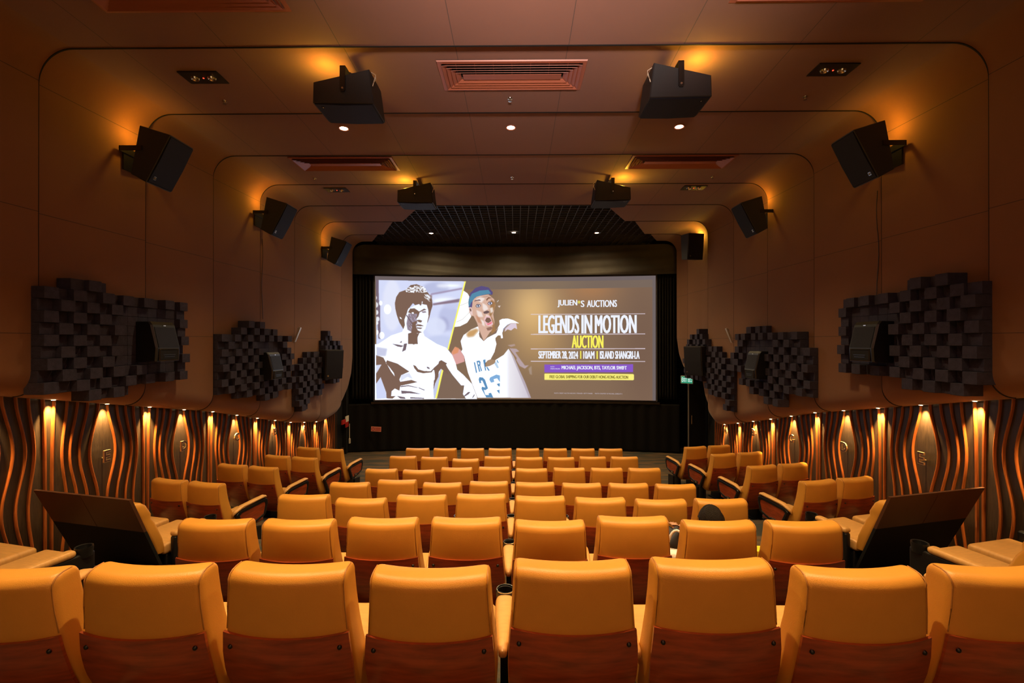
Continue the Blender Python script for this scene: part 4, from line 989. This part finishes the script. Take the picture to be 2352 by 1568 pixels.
# reclined double seats with a wide screen behind, in the two nearest side rows
def double_seat(s, x, y, z, rz, label):
    r = empty('double_seat', (x, y, z), rz)
    H = .64
    def sl(zz): return (1.07-zz)*.42       # lean: the screen moves forward as it goes down
    for nm, za1, zb1, m in (('screen_band', 1.075, .70, BAND), ('screen_shell', .70, .12, MATT)):
        b = MB()
        for hx0, hx1 in (((-H, -.004), (.004, H)) if nm == 'screen_band' else ((-H, H),)):
            t0 = (za1-.12)/.955; t1 = (zb1-.12)/.955
            def tx(xv, t): return xv*(.93+.07*t)
            b.add([(tx(hx0, t0), sl(za1), za1), (tx(hx1, t0), sl(za1), za1), (tx(hx1, t1), sl(zb1), zb1), (tx(hx0, t1), sl(zb1), zb1),
                   (tx(hx0, t0), sl(za1)+.03, za1), (tx(hx1, t0), sl(za1)+.03, za1), (tx(hx1, t1), sl(zb1)+.03, zb1), (tx(hx0, t1), sl(zb1)+.03, zb1)],
                  [(0, 3, 2, 1), (4, 5, 6, 7), (0, 1, 5, 4), (1, 2, 6, 5), (2, 3, 7, 6), (3, 0, 4, 7)])
        b.build(nm, m, r, label='dark brown leather upper band' if nm == 'screen_band' else 'glossy black lower shell')
    for sx in (-1, 1):
        cx = sx*.315-s*(.015 if sx == -s else .0)
        b = MB(); rings = []
        for zz, y0, th, w_ in ((.40, .34, .10, .26), (.55, .28, .12, .275), (.75, .20, .12, .275), (.80, .18, .11, .265), (.85, .155, .13, .27), (.95, .10, .12, .265), (.985, .09, .10, .25), (1.0, .10, .06, .22)):
            yb = sl(zz)+.034; rings.append(rrect(cx-w_, cx+w_, yb, yb+th, .03, zz, 5))
        b.loft(rings); b.build('backrest', LEATHER, r, 50)
        b = MB(); b.rbox(cx-.27, cx+.27, .38, .98, .36, .48, .035, n=4); b.build('seat', LEATH2, r, 50, label='tan ribbed leather seat')
    for ax, hw in ((-.66, .045), (.66, .045)):
        b = MB(); b.rbox(ax-hw, ax+hw, .42, .80, .55, .61, .025, n=3); b.build('armrest', LEATH2, r, 50)
        b = MB(); b.rbox(ax-.035, ax+.035, .42, .94, .10, .555, .02); b.build('arm_frame', BLACK, r, 50)
    b = MB(); b.lathe([(.035, -.09), (.048, -.07), (.052, 0), (.062, .004), (.063, -.01), (.055, -.08)], 22, Matrix.Translation((-s*.66, .875, .60))); b.build('cup_holder', BLACK, r, 50)
    b = MB(); b.rbox(-.58, .58, .42, .90, .0, .36, .02); b.build('base', BLACK, r, 50)
    if s != 0:
        b = MB(); b.box(s*.60-.04, s*.60+.04, .30, .62, .50, .52); b.build('tray_edge', PAPER, r)
    return tag(r, label, 'double seat', 'reclined double seats')
for s in (-1, 1):
    a = px2w(318 if s < 0 else 2010, 1147 if s < 0 else 1142, Z=1.83); c = px2w(89 if s < 0 else 2263, 1123 if s < 0 else 1116, Z=1.83)
    m = (a+c)/2; rz = atan2((c-a).y, (c-a).x) if s > 0 else atan2((a-c).y, (a-c).x)
    m.x += s*.07
    double_seat(s, m.x, m.y, TREADZ[3], rz, f'reclined double seat with dark brown back screen, row E, {"left" if s < 0 else "right"} side by the ribbed wall')
    double_seat(s, s*4.40, m.y-1.42, TREADZ[2], rz, f'double seat cut by the {"left" if s < 0 else "right"} picture edge, only tan seat and cup holder showing')

# ------------------------------------------------------------------ person seated in the second row
def skin_body(name, joints, edges, radii, m, parent=None, sub=2):
    me = bpy.data.meshes.new(name); me.from_pydata(joints, edges, []); o = bpy.data.objects.new(name, me); COL.objects.link(o)
    sk = o.modifiers.new('skin', 'SKIN'); 
    for i, v in enumerate(me.skin_vertices[0].data): v.radius = radii[i]; v.use_root = (i == 0)
    sb = o.modifiers.new('sub', 'SUBSURF'); sb.levels = sub; sb.render_levels = sub
    bpy.context.view_layer.update()
    m2 = bpy.data.meshes.new_from_object(o.evaluated_get(bpy.context.evaluated_depsgraph_get()))
    bpy.data.objects.remove(o); bpy.data.meshes.remove(me)
    m2.materials.clear(); m2.materials.append(m)
    m2.polygons.foreach_set('use_smooth', [True]*len(m2.polygons)); m2.name = name
    o = bpy.data.objects.new(name, m2); COL.objects.link(o)
    if parent: o.parent = parent
    return o
PX0, PY0, PZ0 = 1.57, 3.13, 1.05
per = empty('person', (PX0, PY0, PZ0))
J = [(0, .74, .58), (0, .62, .68), (0, .50, .78), (0, .42, .85), (0, .39, .89),
     (.10, .74, .57), (.14, 1.10, .58), (.14, 1.14, .30), (.14, 1.12, .08), (.14, 1.24, .04),
     (-.10, .74, .57), (-.14, 1.10, .58), (-.14, 1.14, .30), (-.14, 1.12, .08), (-.14, 1.24, .04),
     (.16, .47, .80), (.20, .62, .64), (.12, .84, .66), (.08, .90, .665),
     (-.16, .47, .80), (-.20, .62, .64), (-.12, .84, .66), (-.08, .90, .665)]
E = [(0, 1), (1, 2), (2, 3), (3, 4), (0, 5), (5, 6), (6, 7), (7, 8), (8, 9), (0, 10), (10, 11), (11, 12), (12, 13), (13, 14), (2, 15), (15, 16), (16, 17), (17, 18), (2, 19), (19, 20), (20, 21), (21, 22)]
RD = [(.13, .10), (.125, .09), (.14, .09), (.06, .06), (.048, .048), (.09, .09), (.065, .065), (.05, .05), (.035, .035), (.035, .03), (.09, .09), (.065, .065), (.05, .05), (.035, .035), (.035, .03),
      (.06, .06), (.043, .043), (.032, .025), (.036, .018), (.06, .06), (.043, .043), (.032, .025), (.036, .018)]
skin_body('clothed_body', J, E, RD, SHIRT, per)
# head with face
b = MB(); rings = []
for k in range(1, 16):
    t = pi*k/16; zz = .115*cos(t); rr = sin(t)
    jaw = 1-.22*max(0, -cos(t)); rings.append([(.074*rr*jaw*cos(a), .092*rr*(jaw if sin(a) > 0 else 1)*sin(a)+(.012*max(0, -cos(t)))+(.02*max(0, sin(a))**12*math.exp(-((zz+.015)/.022)**2)), zz) for a in [2*pi*i/24 for i in range(24)]])
b.loft(rings); head = b.build('head', SKIN, per, 80); head.location = (0, .385, .925); head.rotation_euler = (radians(-6), 0, radians(8))
for s in (-1, 1):
    q = MB(); q.lathe([(.001, .010), (.007, .007), (.010, 0), (.001, -.008)], 10, Matrix.Translation((s*.03, .082, .012)) @ Matrix.Rotation(radians(-90), 4, 'X')); q.build('eye', WHITE, head, 60)
    q = MB(); q.rbox(s*.076-.006, s*.076+.006, -.015, .018, -.03, .03, .005); q.build('ear', SKIN, head, 60)
q = MB(); q.rbox(-.022, .022, .075, .090, -.062, -.050, .005); q.build('mouth', mat('lips', (.35, .10, .08), .5), head, 60)
b = MB(); rings = []; rn = random.Random(5)
for k in range(0, 15):
    t = pi*.74*(k+.3)/15; zz = .128*cos(t); rr = sin(t)
    rings.append([((.092+.004*sin(i*5+k))*rr*cos(a), (.108+.003*sin(i*3.3))*rr*sin(a)*(1 if sin(a) < 0 else .86)-.012, zz+(.055 if (sin(a) > .2 and k > 8) else 0)*min(1, (k-8)/3) + .003*sin(i*7)) for i, a in enumerate([2*pi*i/48 for i in range(48)])])
b.loft(rings); hair = b.build('hair', HAIR, head, 80)
# hands: palm and five curled fingers resting on the thighs
for s in (-1, 1):
    hx, hy, hz = s*.08, .90, .668
    JJ = [(hx, hy, hz), (hx-s*.005, hy+.05, hz+.004)]; EE = [(0, 1)]; RR = [(.030, .014), (.034, .014)]
    for f in range(4):
        fx = hx+(-.030+f*.020); L0 = (.030, .038, .035, .027)[f]; n = len(JJ)
        JJ += [(fx, hy+.085, hz+.004), (fx, hy+.085+L0, hz-.004), (fx, hy+.085+L0*1.6, hz-.022)]; EE += [(1, n), (n, n+1), (n+1, n+2)]; RR += [(.009, .009), (.008, .008), (.007, .007)]
    n = len(JJ); tx_ = hx-s*.035; JJ += [(tx_, hy+.03, hz), (tx_-s*.018, hy+.06, hz-.004), (tx_-s*.02, hy+.082, hz-.012)]; EE += [(0, n), (n, n+1), (n+1, n+2)]; RR += [(.011, .011), (.010, .010), (.008, .008)]
    skin_body('hand', JJ, EE, RR, SKIN, per, 1)
tag(per, 'person with short black hair slumped in a chair of the second row, seen from behind', 'person')
# white bag beside the person
bag = empty('handbag', (1.345, 3.60, TREADZ[2]+.478)); b = MB(); b.rbox(-.055, .055, -.12, .12, 0, .20, .03, n=4); b.build('bag_body', WHITE, bag, 60)
b = MB(); b.tube([(0, -.07*cos(t*pi/12), .19+.17*sin(t*pi/12)) for t in range(13)], .010, 8); b.build('handle', WHITE, bag, 60); bag.rotation_euler = (0, 0, radians(70))
tag(bag, 'white quilted handbag with looped handle standing on the chair beside the person', 'handbag')
YEL = mat('yellow_patterned_paper', (.65, .52, .02), .6, var=.5, vscale=25)
yb = empty('paper_bag', (2.0, 3.60, TREADZ[2]+.478)); b = MB(); b.prism([(-.07, 0), (.07, 0), (.075, .22), (-.075, .22)], 'y', -.05, .05); b.build('bag_body', YEL, yb)
b = MB()
for i in range(3): b.box(-.05+i*.04, -.03+i*.04, -.052, -.050, .05, .17)
b.build('printed_marks', BLACK, yb); tag(yb, 'yellow bag with black marks on the eighth chair of the second row', 'bag')
